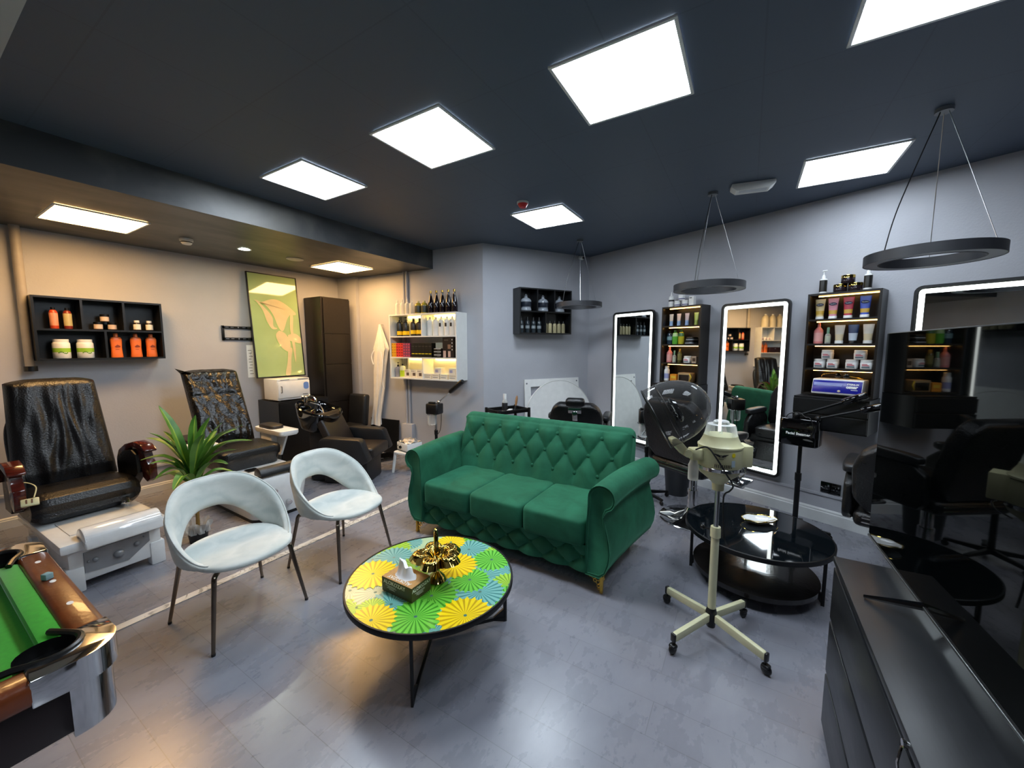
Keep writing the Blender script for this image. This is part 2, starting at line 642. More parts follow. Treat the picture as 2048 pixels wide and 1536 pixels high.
# ---------------------------------------------------------------- shell
E_ = nM * 4.565 + tM * -3.2            # right end of the mirror wall
def wallseg(name, a, b, z0, z1, th=0.1, m='wall', flip=False):
    a, b = Vector((a[0], a[1], 0)), Vector((b[0], b[1], 0))
    d = (b - a).normalized()
    n = Vector((-d.y, d.x, 0)) * (th if not flip else -th)
    q = MB()
    q.prism([tuple(a)[:2], tuple(b)[:2], tuple(b + n)[:2], tuple(a + n)[:2]], z0, z1)
    return struct(q.build(name, M[m], smooth=0))
XB, YR = -3.6, -4.6
q = MB(); q.box((1.1, 0.6, -0.05), (10.2, 11.4, 0.1)); struct(q.build('floor', M['floor'], smooth=0))
q = MB(); q.box((1.1, 0.6, ZC + 0.05), (10.2, 11.4, 0.1)); struct(q.build('ceiling', M['ceiling'], smooth=0))
q = MB(); q.box(((XB + 4.4) / 2, 4.93, (ZS + ZC) / 2), (4.4 - XB + 0.1, 2.02, ZC - ZS)); struct(q.build('ceiling_soffit', M['soffit'], smooth=0))
wallseg('wall_left', (XB, 5.85), C0, 0, ZC)
wallseg('wall_back_corner', C0 + Vector((0, 0.1, 0)), A_, 0, ZC)
wallseg('wall_far', A_, B_, 0, ZC)
wallseg('wall_right', B_, E_, 0, ZC)
wallseg('wall_near', E_, (XB, E_.y), 0, ZC)
wallseg('wall_behind', (XB, E_.y), (XB, 5.85), 0, ZC)
q = MB(); q.box((-0.115, 0.0, 2.98), (1.0, 7.7, 0.163)); struct(q.build('trim_1', M['wall'], smooth=0))

def board(name, a, b, z0, z1, off, m, th=None):
    # baseboard with a moulded top, or a plain strip, against a wall from a to b (room on the right of a->b)
    a, b = Vector(a), Vector(b)
    d = (b - a).normalized()
    n = Vector((d.y, -d.x, 0))
    prof = [(0, z0), (off, z0), (off, z0 + (z1 - z0) * 0.74), (off * 0.7, z0 + (z1 - z0) * 0.80), (off * 0.7, z0 + (z1 - z0) * 0.90), (off * 0.3, z1), (0, z1)]
    vs, fs = [], []
    for p in (a, b):
        for o_, z in prof:
            vs.append(p + n * o_ + Vector((0, 0, z)))
    k = len(prof)
    for i in range(k):
        fs.append((i, (i + 1) % k, k + (i + 1) % k, k + i))
    fs += [tuple(range(k)), tuple(range(2 * k - 1, k - 1, -1))]
    q = MB(); q.faces(vs, fs)
    return struct(q.build(name, M[m], smooth=0))
M['skirting'] = mat('skirting_paint', (0.62, 0.63, 0.63), 0.4, var=0.04)
board('baseboard_left', (XB, 5.85, 0), tuple(C0), 0, 0.10, 0.025, 'skirting')
board('baseboard_back', tuple(C0), tuple(A_), 0, 0.125, 0.02, 'skirting')
board('baseboard_far', tuple(A_), tuple(B_), 0, 0.125, 0.02, 'skirting')
board('baseboard_right', tuple(B_), tuple(E_), 0, 0.135, 0.022, 'skirting')
board('trim_2', (XB, 5.85, 0), tuple(C0), 0.295, 0.325, 0.018, 'wall')
board('trim_3', tuple(B_), tuple(E_), 0.262, 0.287, 0.014, 'wall')
q = MB(); q.box((0.3, 3.17, 0.003), (7.7, 0.062, 0.006)); struct(q.build('trim_4', M['marble'], smooth=0))
q = MB(); q.box((2.262, 3.40, 0.003), (0.05, 0.40, 0.006)); struct(q.build('trim_5', M['marble'], smooth=0))
# boxed conduit and its foot on the back wall
q = MB()
for s in (1.40, 1.455):
    p = Vector(PC(s, 0.022))
    q.cyl(p + Vector((0, 0, 0.5)), p + Vector((0, 0, ZS)), 0.02, n=10)
T = Matrix.Translation(PC(1.44, 0.04)) @ Matrix.Rotation(AC, 4, 'Z')
q.T = T
q.box((0, 0, 0.26), (0.2, 0.08, 0.5), 0.004)
struct(q.build('trim_6', M['wall']))
# vertical pilaster beside the tall cabinet
q = MB(Matrix.Translation(PC(0.21, 0.03)) @ Matrix.Rotation(AC, 4, 'Z')); q.box((0, 0, ZS / 2), (0.42, 0.06, ZS)); struct(q.build('trim_7', M['wall'], smooth=0))
# ---------------------------------------------------------------- green sofa
def velvet():
    m, nt, b = newmat('green_velvet')
    N, L = nt.nodes, nt.links
    tc = N.new('ShaderNodeTexCoord')
    n1 = N.new('ShaderNodeTexNoise'); n1.inputs['Scale'].default_value = 5.5; n1.inputs['Detail'].default_value = 6; n1.inputs['Distortion'].default_value = 0.8
    L.new(tc.outputs['Object'], n1.inputs[0])
    rp = N.new('ShaderNodeValToRGB')
    rp.color_ramp.elements[0].position = 0.3; rp.color_ramp.elements[1].position = 0.72
    rp.color_ramp.elements[0].color = (0.012, 0.085, 0.044, 1); rp.color_ramp.elements[1].color = (0.020, 0.135, 0.072, 1)
    L.new(n1.outputs['Fac'], rp.inputs[0]); L.new(rp.outputs[0], b.inputs['Base Color'])
    b.inputs['Roughness'].default_value = 0.8
    b.inputs['Specular IOR Level'].default_value = 0.2
    b.inputs['Sheen Weight'].default_value = 0.35
    b.inputs['Sheen Roughness'].default_value = 0.35
    b.inputs['Sheen Tint'].default_value = (0.25, 0.9, 0.55, 1)
    n2 = N.new('ShaderNodeTexNoise'); n2.inputs['Scale'].default_value = 9; n2.inputs['Detail'].default_value = 3
    L.new(tc.outputs['Object'], n2.inputs[0])
    bp = N.new('ShaderNodeBump'); bp.inputs['Strength'].default_value = 0.12; bp.inputs['Distance'].default_value = 0.03
    L.new(n2.outputs['Fac'], bp.inputs['Height']); L.new(bp.outputs[0], b.inputs['Normal'])
    return m
M['velvet'] = velvet()

def tuft(x, s, sx, s_lo, s_hi):
    # depth below the pillow crest, 0..1, of a diamond-tufted panel; s runs up the panel, buttons on rows s_lo..s_hi
    half = (s_hi - s_lo) / 2
    sc = min(max(s, s_lo), s_hi)
    v = (sc - s_lo) / (2 * half)            # 0..1 over two rows
    a, b = x / sx + v, x / sx - v
    h = (abs(sin(PI * a)) * abs(sin(PI * b)))
    if s < s_lo or s > s_hi:
        f = min(1, abs(s - sc) / 0.10)
        h = h * (1 - 0.15 * f) + 0.15 * f
    return h ** 0.42

sofa = thing('sofa', 'emerald green velvet three-seat sofa with button-tufted back and gold feet', 'sofa', (2.45, 1.65, 0), R(-90))
SX = 0.208
prof = [(0.585, 0.44), (0.60, 0.50), (0.765, 0.965), (0.80, 1.0), (0.845, 1.008), (0.885, 0.98), (0.895, 0.93), (0.83, 0.30), (0.80, 0.16)]
q = MB()
HW = 0.87
NV, NU = 64, 200
L0 = math.hypot(0.765 - 0.60, 0.465)
def backpt(u, v):
    x = -HW + 2 * HW * u
    if v < 0.72:
        t = v / 0.72
        y, z = 0.60 + (0.765 - 0.60) * t, 0.46 + (0.965 - 0.46) * t
        s = t * 0.53
        h = tuft(x, s, SX, 0.15, 0.47)
        edge = min(1, (HW - abs(x)) / 0.05)
        k = 0.045 * h * edge - 0.03 * (1 - edge) ** 2
        if t > 0.9:
            k = k * (1 - (t - 0.9) / 0.1 * 0.6)
        return (x, y - k * 0.95, z + k * 0.3)
    t = (v - 0.72) / 0.28
    P = [(0.765, 0.965), (0.785, 0.995), (0.82, 1.01), (0.855, 1.005), (0.885, 0.975), (0.895, 0.92), (0.80, 0.16)]
    k = t * (len(P) - 1)
    i = min(int(k), len(P) - 2)
    f = k - i
    y, z = P[i][0] + (P[i + 1][0] - P[i][0]) * f, P[i][1] + (P[i + 1][1] - P[i][1]) * f
    e = max(0, 1 - (HW - abs(x)) / 0.05) ** 2
    c = abs(sin(PI * (x / SX + 0.0)))
    d = 0.012 * (1 - c ** 0.5) * max(0, 1 - t * 2)
    return (x, y, z - e * 0.03 - d)
q.surf(backpt, NU, NV)
for u in (0, 1):
    ring = [backpt(u, j / NV) for j in range(NV + 1)]
    q.faces(ring, [tuple(range(len(ring)))])
bk = q.build('backrest', M['velvet'], sofa, smooth=60)
q = MB()
for r in range(3):
    for k in range(-5, 6):
        x = (k + (0.5 if r == 1 else 0.0)) * SX
        if abs(x) > HW - 0.05:
            continue
        s = 0.15 + 0.16 * r
        t = s / 0.53
        q = MB(); q.ball((x, 0.60 + 0.165 * t - 0.010, 0.46 + 0.505 * t), (0.017, 0.015, 0.017), 8)
        q.build('button', M['velvet'], bk)
for k in range(3):
    q = MB()
    def cush(u, v, x0=-0.755 + k * 0.5033, wd=0.5033):
        return None
    cx = -0.5033 + 0.5033 * k
    q.pillow((cx, 0.305, 0.405), (0.512, 0.66, 0.205), 0.22, 14)
    q.build('seat_cushion', M['velvet'], sofa, smooth=60)
q = MB()
q.box((0, 0.42, 0.22), (1.56, 0.76, 0.19), 0.01)
def basept(u, v):
    x = -0.78 + 1.56 * u
    s = v * 0.20
    h = tuft(x, s, SX, 0.02, 0.18)
    return (x, 0.035 - 0.035 * h, 0.125 + s)
q.surf(basept, 160, 24)
bs = q.build('base', M['velvet'], sofa, smooth=60)
q = MB()
for k in range(-4, 4):
    x = (k + 0.5) * SX
    q = MB(); q.ball((x, 0.026, 0.125 + 0.10), (0.013, 0.011, 0.013), 6)
    q.build('button', M['velvet'], bs)
for sgn in (-1, 1):
    pr = [(0.765, 0.13), (0.865, 0.125), (0.905, 0.17), (0.93, 0.24), (0.938, 0.31), (0.925, 0.40), (0.90, 0.49), (0.885, 0.56), (0.90, 0.60)]
    pr += [(0.868 + 0.093 * cos(R(a)), 0.683 + 0.093 * sin(R(a))) for a in range(-42, 190, 14)]
    pr += [(0.775, 0.62), (0.768, 0.5), (0.765, 0.3)]
    n = len(pr)
    q = MB()
    rows = 10
    vs, fs = [], []
    for j in range(rows + 1):
        y = -0.015 + 0.86 * j / rows
        o = 0.11 * max(0, y / 0.8) ** 1.3
        for (x, z) in pr:
            vs.append((sgn * (x + (o if x > 0.77 else o * 0.3)), y, z + (0.015 * sin(j / rows * PI) if z > 0.6 else 0)))
    for j in range(rows):
        for i in range(n):
            k = (i + 1) % n
            fs.append((j * n + i, j * n + k, (j + 1) * n + k, (j + 1) * n + i))
    fs.append(tuple(range(rows * n, rows * n + n)))
    q.faces(vs, fs)
    # recessed front face of the scroll
    inner = []
    for (x, z) in pr:
        cx_, cz_ = (0.868, 0.683) if z > 0.575 else (0.84, z)
        inner.append((sgn * (cx_ + (x - cx_) * 0.86), 0.0, cz_ + (z - cz_) * 0.86 if z > 0.575 else max(z, 0.14)))
    outer = vs[:n]
    q.faces(outer + inner, [(i, (i + 1) % n, n + (i + 1) % n, n + i) for i in range(n)] + [tuple(range(n, 2 * n))])
    arm = q.build('armrest', M['velvet'], sofa, smooth=50)
    q = MB()
    q.tube([(x, y - 0.004, z) for x, y, z in inner], 0.007, 6, closed=True)
    q.build('piping', M['velvet'], arm)
def leg_mesh(sx, sy):
    # pierced corner bracket: a post with two scalloped wings of rings
    q = MB()
    q.box((0, 0, 0.0625), (0.022, 0.022, 0.125), 0.003)
    for ax in (0, 1):
        def P(u, z):
            return (-sx * u, 0, z) if ax == 0 else (0, sy * u, z)
        q.tube([P(0.0, 0.121), P(0.10, 0.121)], 0.005, 6)
        for u, z, r in ((0.028, 0.10, 0.016), (0.058, 0.104, 0.014), (0.085, 0.108, 0.011), (0.026, 0.070, 0.013), (0.048, 0.078, 0.011), (0.022, 0.043, 0.010), (0.018, 0.020, 0.008)):
            c = P(u, z)
            Lm = TR(*c) @ (RX(90) if ax == 0 else RY(90))
            q.torus((0, 0, 0), r, 0.0032, 14, 6, Lm)
    return q
for sx, x in ((-1, -0.87), (1, 0.87)):
    for sy, y in ((1, 0.03), (-1, 0.74)):
        lg = leg_mesh(sx, sy).build('leg', M['goldmatte'], sofa)
        lg.location = (x, y, 0)

# ---------------------------------------------------------------- pale velvet chairs
def velvet2():
    m, nt, b = newmat('pale_grey_velvet')
    N, L = nt.nodes, nt.links
    tc = N.new('ShaderNodeTexCoord')
    mp = N.new('ShaderNodeMapping'); mp.inputs['Scale'].default_value = (3, 3, 5)
    n1 = N.new('ShaderNodeTexNoise'); n1.inputs['Scale'].default_value = 2.2; n1.inputs['Detail'].default_value = 5; n1.inputs['Distortion'].default_value = 0.7
    L.new(tc.outputs['Object'], mp.inputs[0]); L.new(mp.outputs[0], n1.inputs[0])
    rp = N.new('ShaderNodeValToRGB')
    rp.color_ramp.elements[0].position = 0.32; rp.color_ramp.elements[1].position = 0.68
    rp.color_ramp.elements[0].color = (0.50, 0.55, 0.53, 1); rp.color_ramp.elements[1].color = (0.68, 0.70, 0.665, 1)
    L.new(n1.outputs['Fac'], rp.inputs[0]); L.new(rp.outputs[0], b.inputs['Base Color'])
    b.inputs['Roughness'].default_value = 0.75
    b.inputs['Sheen Weight'].default_value = 0.3
    b.inputs['Specular IOR Level'].default_value = 0.2
    return m
M['velvet2'] = velvet2()

def make_chair(loc, rz, label):
    t = thing('tub_chair', label, 'chair', loc, rz, 'pale velvet tub chairs')
    # shell: a band that wraps round the back, open above the seat at the rear
    NU_, NV_ = 72, 14
    def ease(x):
        x = min(1, max(0, x)); return x * x * (3 - 2 * x)
    def top(p):
        a = abs(p)
        return 0.47 + 0.365 * (1 - ease((a - 0.15) / 1.0) ** 1.25) if a < 1.15 else 0.47
    def bot(p):
        a = abs(p)
        return 0.435 + 0.20 * (1 - ease((a - 0.05) / 0.60) ** 1.1) if a < 0.65 else 0.435
    def sh(u, v, inner):
        p = (u - 0.5) * 2.3                     # -1.15..1.15, 0 at the back
        ang = PI / 2 + p * R(112)               # 90 deg = back (+y)
        z0, z1 = bot(p), top(p)
        z1 = max(z1, z0 + 0.028)
        z = z0 + (z1 - z0) * v
        hgt = (z - 0.44) / 0.40
        rx = 0.285 + 0.035 * min(1, max(0, hgt * 1.6)) - 0.03 * max(0, hgt - 0.6) - (0.03 if z < 0.45 else 0) 
        ry = 0.275 + 0.055 * min(1, max(0, hgt * 1.2))
        th = 0.045 * (1 - (2 * v - 1) ** 6) * 0.5 + 0.004
        if inner:
            rx -= th; ry -= th
        else:
            rx += th * 0.6; ry += th * 0.6
        return (rx * cos(ang), ry * sin(ang), z)
    q = MB()
    vs, fs = [], []
    for i in range(NU_ + 1):
        for j in range(NV_ + 1):
            vs.append(sh(i / NU_, j / NV_, False))
        for j in range(NV_, -1, -1):
            vs.append(sh(i / NU_, j / NV_, True))
    W = 2 * (NV_ + 1)
    for i in range(NU_):
        for j in range(W):
            k = (j + 1) % W
            fs.append((i * W + j, (i + 1) * W + j, (i + 1) * W + k, i * W + k))
    fs.append(tuple(range(W)))
    fs.append(tuple(range(NU_ * W, NU_ * W + W)))
    q.faces(vs, fs)
    b = q.build('backrest', M['velvet2'], t, smooth=60)
    q = MB()
    q.tube([Vector(sh(i / NU_, 1, False)) + Vector((0, 0, 0.002)) for i in range(NU_ + 1)], 0.005, 6)
    q.build('piping', M['velvet2'], b)
    q = MB()
    def seat(u, v):
        a = 2 * PI * u
        # v: 0 bottom centre .. 0.5 rim .. 1 top centre
        ca, sa = cos(a), sin(a)
        ex = lambda x, p: math.copysign(abs(x) ** p, x)
        rr = 1 - abs(2 * v - 1) ** 2.6
        rr = max(0.0, rr) ** 0.6
        x, y = 0.268 * ex(ca, 0.82) * rr, 0.285 * ex(sa, 0.82) * rr - 0.035
        up = v > 0.5
        s = abs(2 * v - 1)
        z = 0.452 + (0.030 if up else -0.022) * (1 - (1 - s) ** 2.2)
        z += 0.018 * max(0, -y - 0.1) / 0.2 * 0 - 0.012 * max(0, 1 - rr * 1.3) * (1 if up else 0)
        return (x, y, z)
    q.surf(seat, 48, 24, cu=True)
    q.build('seat', M['velvet2'], t, smooth=60)
    for sx in (-1, 1):
        for sy in (-1, 1):
            tx, ty = sx * 0.20, sy * (0.19 if sy < 0 else 0.17)
            fx, fy = sx * 0.272, -0.262 if sy < 0 else 0.262
            m1 = Vector((sx * 0.10, sy * 0.09, 0.418))
            kn = Vector((sx * 0.215, sy * 0.20, 0.408))
            pts = [m1, m1.lerp(kn, 0.75)] + bez([m1.lerp(kn, 0.8), kn + Vector((0, 0, -0.008)), kn.lerp(Vector((fx, fy, 0)), 0.12)], 5)[1:] + [Vector((fx, fy, 0.012))]
            q = MB()
            q.tube(pts, [0.0135] * (len(pts) - 1) + [0.0095], 10)
            lg = q.build('leg', M['bronze'], t)
            q = MB(); q.cyl((fx, fy, 0), (fx, fy, 0.014), 0.0105, n=10)
            q.build('foot_cap', M['black'], lg)
    return t
make_chair((1.10, 2.705, 0), R(2.6), 'pale grey velvet tub chair nearest the pool table')
make_chair((1.84, 2.72, 0), R(9), 'pale grey velvet tub chair nearer the sofa, before the second pedicure chair')

# ---------------------------------------------------------------- round table with rosettes
TX, TY, TZ, TRD = 1.565, 1.49, 0.39, 0.468
t = thing('coffee_table', 'round coffee table with yellow, green and teal paper-rosette top', 'table', (TX, TY, 0))
q = MB()
q.lathe([(0, TZ - 0.03), (TRD - 0.004, TZ - 0.03), (TRD, TZ - 0.028), (TRD, TZ - 0.002), (TRD - 0.002, TZ + 0.001), (TRD - 0.010, TZ + 0.001), (TRD - 0.011, TZ - 0.004), (0, TZ - 0.004)], 96)
q.build('rim', M['blackmetal'], t)
def clipdisc(poly, r, n=72):
    for i in range(n):
        a = 2 * PI * (i + 0.5) / n
        nx, ny = cos(a), sin(a)
        out = []
        for k in range(len(poly)):
            p, p2 = poly[k], poly[(k + 1) % len(poly)]
            d1, d2 = p[0] * nx + p[1] * ny - r, p2[0] * nx + p2[1] * ny - r
            if d1 <= 0:
                out.append(p)
            if d1 * d2 < 0:
                f = d1 / (d1 - d2)
                out.append((p[0] + (p2[0] - p[0]) * f, p[1] + (p2[1] - p[1]) * f))
        poly = out
        if len(poly) < 3:
            return None
    return poly
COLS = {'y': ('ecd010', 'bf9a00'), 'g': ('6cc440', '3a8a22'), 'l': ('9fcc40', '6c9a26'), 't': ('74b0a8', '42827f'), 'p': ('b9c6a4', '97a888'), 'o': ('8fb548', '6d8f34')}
mats = [paint('print_ground', 'a9c29a', 0.25)]
slot = {}
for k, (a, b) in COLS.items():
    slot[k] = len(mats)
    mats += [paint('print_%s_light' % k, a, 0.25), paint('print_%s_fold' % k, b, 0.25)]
slot['d'] = len(mats)
mats.append(paint('print_centre', '3a6a5a', 0.3))
ROS = [('p', -0.331, 0.279, 0.12), ('p', -0.06, 0.43, 0.10), ('t', -0.063, 0.427, 0.08), ('l', -0.40, 0.13, 0.10), ('p', -0.27, 0.15, 0.12), ('p', -0.05, 0.05, 0.12), ('t', 0.20, 0.38, 0.09),
       ('l', 0.09, 0.42, 0.12), ('t', 0.021, 0.331, 0.125), ('o', 0.022, 0.139, 0.12), ('t', 0.05, -0.12, 0.12), ('t', 0.47, -0.10, 0.08), ('g', 0.435, 0.02, 0.10),
       ('t', 0.34, -0.01, 0.125), ('l', 0.40, -0.20, 0.10), ('t', 0.22, -0.34, 0.09), ('t', 0.276, -0.361, 0.10), ('t', 0.16, -0.26, 0.10), ('l', 0.159, -0.43, 0.11), ('g', 0.06, -0.47, 0.10),
       ('t', -0.07, -0.24, 0.085), ('t', -0.241, -0.30, 0.10), ('t', -0.33, -0.32, 0.09), ('t', 0.022, -0.328, 0.135), ('g', 0.08, -0.215, 0.115), ('t', -0.295, 0.0, 0.13), ('l', -0.36, 0.07, 0.07),
       ('g', 0.315, -0.205, 0.12), ('y', 0.35, 0.15, 0.10), ('g', -0.138, -0.129, 0.14), ('g', -0.297, -0.173, 0.135), ('y', -0.426, -0.008, 0.12), ('y', -0.165, 0.298, 0.145), ('y', 0.150, -0.050, 0.135), ('y', -0.165, -0.375, 0.14)]
q = MB()
rin = TRD - 0.011
q.m = 0
q.faces([(rin * cos(2 * PI * i / 96), rin * sin(2 * PI * i / 96), TZ - 0.0035) for i in range(96)], [tuple(range(96))])
rnd = random.Random(4)
for li, (k, x, y, r) in enumerate(ROS):
    z = TZ - 0.0034 + 0.00008 * (li + 1)
    npet = 22
    a0 = rnd.random() * 3
    for i in range(npet):
        for hf in (0, 1):
            a = a0 + 2 * PI * (i + hf * 0.62) / npet
            b = a0 + 2 * PI * (i + (0.62 if hf == 0 else 1)) / npet
            if hf == 0:
                poly = [(0, 0), (r * 0.9 * cos(a), r * 0.9 * sin(a)), (r * 1.04 * cos((a + b) / 2), r * 1.04 * sin((a + b) / 2)), (r * 0.9 * cos(b), r * 0.9 * sin(b))]
            else:
                poly = [(0, 0), (r * 0.9 * cos(a), r * 0.9 * sin(a)), (r * 0.9 * cos(b), r * 0.9 * sin(b))]
            poly = clipdisc([(x + px, y + py) for px, py in poly], rin - 0.001)
            if poly:
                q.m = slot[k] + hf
                q.faces([(px, py, z) for px, py in poly], [tuple(range(len(poly)))])
    poly = clipdisc([(x + 0.009 * cos(j), y + 0.009 * sin(j)) for j in [2 * PI * m_ / 10 for m_ in range(10)]], rin - 0.001)
    if poly:
        q.m = slot['d']
        q.faces([(px, py, z + 0.00004) for px, py in poly], [tuple(range(len(poly)))])
q.build('patterned_top', mats, t, smooth=0)
feet = [(1.195 - TX, 1.275 - TY), (1.905 - TX, 1.205 - TY), (0.07, 0.43)]
for fx, fy in feet:
    a = math.atan2(fy, fx)
    r = math.hypot(fx, fy)
    q = MB(RZ(math.degrees(a)))
    q.box((r, 0, (TZ - 0.03) / 2), (0.022, 0.012, TZ - 0.03), 0.001)
    q.box((r / 2, 0, 0.03), (r, 0.012, 0.022), 0.001)
    q.prism([(r, 0.0), (r - 0.075, 0.02), (r - 0.075, 0.041), (r - 0.01, 0.085), (r, 0.085)], -0.006, 0.006, FRONT)
    q.build('leg', M['blackmetal'], t)

# tissue box and tissue
t = thing('tissue_box', 'brown kraft tissue box with dark olive sides on the rosette table', 'tissue box', (1.395, 1.512, TZ), 0)
BX, BY, BZ = 0.137, 0.222, 0.078
q = MB()
q.m = 1
q.box((0, 0, BZ / 2), (BX, BY, BZ), 0.0015)
q.m = 0
q.box((0, 0, BZ + 0.0004), (BX - 0.002, BY - 0.002, 0.0009))
q.build('box', [M['kraft'], M['olive']], t, smooth=0)
q = MB()
q.text('ALOKOZAY', 0.030, TR(-BX / 2 - 0.0006, 0.016, BZ - 0.020) @ RZ(-90) @ FRONT, ext=0.0003, bold=0.0006)
q.build('side_lettering', M['label_white'], t, smooth=0)
q = MB()
q.text('ALOKOZAY', 0.025, TR(0.002, -BY / 2 - 0.0006, BZ - 0.020) @ FRONT, ext=0.0003, bold=0.0006)
q.build('end_lettering', M['label_white'], t, smooth=0)
q = MB()
q.text('ALOKOZAY', 0.030, TR(-BX / 2 + 0.022, 0.0, BZ + 0.0012) @ RZ(90), ext=0.0003, bold=0.0006)
q.build('top_lettering', M['label_white'], t, smooth=0)
q = MB()
for i in range(4):
    q.box((-BX / 2 - 0.0005, 0.045 - 0.012 * (i % 2), BZ - 0.038 - 0.006 * i), (0.0006, 0.075 - 0.01 * i, 0.0016))
    q.box((-0.012 + 0.006 * (i % 2), -BY / 2 - 0.0005, BZ - 0.038 - 0.006 * i), (0.07 - 0.01 * i, 0.0006, 0.0016))
q.build('small_print', M['label_white'], t, smooth=0)
q = MB()
def tis(u, v):
    # a bunched sheet: wide ruffled foot, narrow folded ridge with one raised corner
    a = 2 * PI * u
    k = 1 - v ** 0.7
    rx = 0.010 + 0.030 * k + 0.003 * sin(9 * a) * k
    ry = 0.046 + 0.022 * k + 0.003 * sin(7 * a) * k
    y = ry * sin(a) * (1 - 0.15 * v)
    z = BZ + 0.001 + 0.056 * v + 0.034 * v ** 2 * max(0, sin(a)) + 0.004 * sin(5 * a) * v
    return (rx * cos(a) + 0.006 * v * sin(3 * a), y, z)
q.surf(tis, 72, 20, cu=True)
q.faces([tis(i / 72, 1) for i in range(72)], [tuple(range(72))])
q.build('tissue', M['tissue'], t, smooth=60)

# gold ornament
t = thing('ornament', 'shiny gold fluted ornamental bowl with looped handle on a flared foot', 'ornament', (1.548, 1.430, TZ), R(56))
q = MB()
q.lathe([(0, 0), (0.052, 0), (0.054, 0.005), (0.040, 0.028), (0.018, 0.048), (0.012, 0.058), (0.016, 0.075), (0.026, 0.10), (0.022, 0.115), (0, 0.118)], 28)
q.build('foot', M['gold'], t)
q = MB()
def flute(u, v):
    a = 2 * PI * u
    w = abs(cos(2.5 * a)) ** 0.7
    r = 0.018 + (0.062 + 0.072 * w) * v
    z = 0.105 + 0.125 * min(1, v * 1.25) - 0.02 * v - 0.075 * max(0, v - 0.45) / 0.55 * w - 0.10 * v ** 3 * (1 - w)
    return (r * cos(a), r * sin(a), z + 0.0016 * sin(35 * a) * v)
q.surf(flute, 160, 16, cu=True)
q.surf(lambda u, v: tuple(Vector(flute(u, v)) * 0.96 + Vector((0, 0, 0.008))), 160, 16, cu=True)
q.build('fluted_bowl', M['gold'], t, smooth=70)
q = MB()
q.tube(bez([(0.03, 0.0, 0.14), (0.034, 0, 0.22), (0.022, 0, 0.275), (-0.006, 0.004, 0.30), (-0.028, 0.008, 0.275), (-0.034, 0.01, 0.215)], 8), [0.008] * 30 + [0.011] * 11, 8)
q.build('handle', M['gold'], t)

# ---------------------------------------------------------------- pool table
PX, PY, PZ, PW = 0.335, 1.595, 0.80, 1.20
t = thing('pool_table', 'green felt pool table with brown rails and chrome corners, cut by the left edge', 'pool table', (0, 0, 0))
X0 = -2.1
q = MB()
q.box(((X0 + PX) / 2, PY + PW / 2, 0.735), (PX - X0 - 0.18, PW - 0.18, 0.03))
# cushions
for y, s in ((PY + 0.10, 1), (PY + PW - 0.10, -1)):
    q.prism([(X0 + 0.2, 0.75), (PX - 0.20, 0.75), (PX - 0.24, 0.79), (X0 + 0.2, 0.79)], -y - 0.03, -y + 0.03, FRONT)
q.box((PX - 0.115, PY + PW / 2, 0.772), (0.06, PW - 0.42, 0.04), 0.012)
q.build('playing_surface', M['felt'], t, smooth=30)
q = MB()
q.box((PX - 0.045, PY + PW / 2, 0.765), (0.09, PW - 0.36, 0.075), 0.02, seg=3)
q.build('rail', M['poolwood'], t)
for y in (PY + 0.045, PY + PW - 0.045):
    q = MB()
    q.box(((X0 + PX - 0.17) / 2, y, 0.765), (PX - 0.17 - X0, 0.09, 0.075), 0.02, seg=3)
    q.build('rail', M['poolwood'], t)
for sy, yc in ((1, PY), (-1, PY + PW)):
    def Q(x, y):
        return (PX - x, yc + sy * y)
    outer = [Q(0, 0.19)] + [Q(0.10 - 0.10 * cos(R(a)), 0.10 - 0.10 * sin(R(a))) for a in range(0, 91, 9)] + [Q(0.19, 0)]
    inner = [Q(0.19, 0.085)] + [Q(0.135 + 0.072 * cos(R(a)), 0.135 + 0.072 * sin(R(a))) for a in range(-50, -221, -17)] + [Q(0.085, 0.19)]
    q = MB()
    poly = outer + inner
    if sy < 0:
        poly = poly[::-1]
    q.prism(poly, 0.725, 0.806, bev=0.0045)
    # deep chrome skirt below the corner
    o2 = [Q(0.015, 0.12)] + [Q(0.10 - 0.085 * cos(R(a)), 0.10 - 0.085 * sin(R(a))) for a in range(0, 91, 10)] + [Q(0.12, 0.015)]
    n2 = [Q(0.12, 0.05), Q(0.05, 0.12)]
    p2 = o2 + n2
    if sy < 0:
        p2 = p2[::-1]
    q.prism(p2, 0.57, 0.73)
    cr = q.build('corner_casting', M['chrome'], t)
    q = MB()
    q.tube([Q(0.25, 0.115) + (0.800,), Q(0.205, 0.098) + (0.806,)] + [Q(0.135 + 0.066 * cos(R(a)), 0.135 + 0.066 * sin(R(a))) + (0.806,) for a in range(-60, -211, -15)] + [Q(0.098, 0.205) + (0.806,), Q(0.115, 0.25) + (0.800,)], 0.010, 8)
    q.lathe([(0.060, 0.64), (0.066, 0.80)], 20, (Q(0.138, 0.138)[0], Q(0.138, 0.138)[1], 0))
    q.lathe([(0, 0.758), (0.068, 0.760)], 20, (Q(0.138, 0.138)[0], Q(0.138, 0.138)[1], 0))
    q.build('pocket', M['black'], t)
q = MB()
q.box(((X0 + PX - 0.03) / 2, PY + PW / 2, 0.65), (PX - 0.06 - X0, PW - 0.07, 0.15), 0.005)
q.build('apron', paint('dark_maroon_laminate', '1a0c0c', 0.4), t)
for x in (PX - 0.32, X0 + 0.3):
    for y in (PY + 0.32, PY + PW - 0.3):
        q = MB(); q.box((x, y, 0.29), (0.17, 0.17, 0.58), 0.01)
        q.build('leg', paint('dark_maroon_laminate', '1a0c0c', 0.4), t)
q = MB()
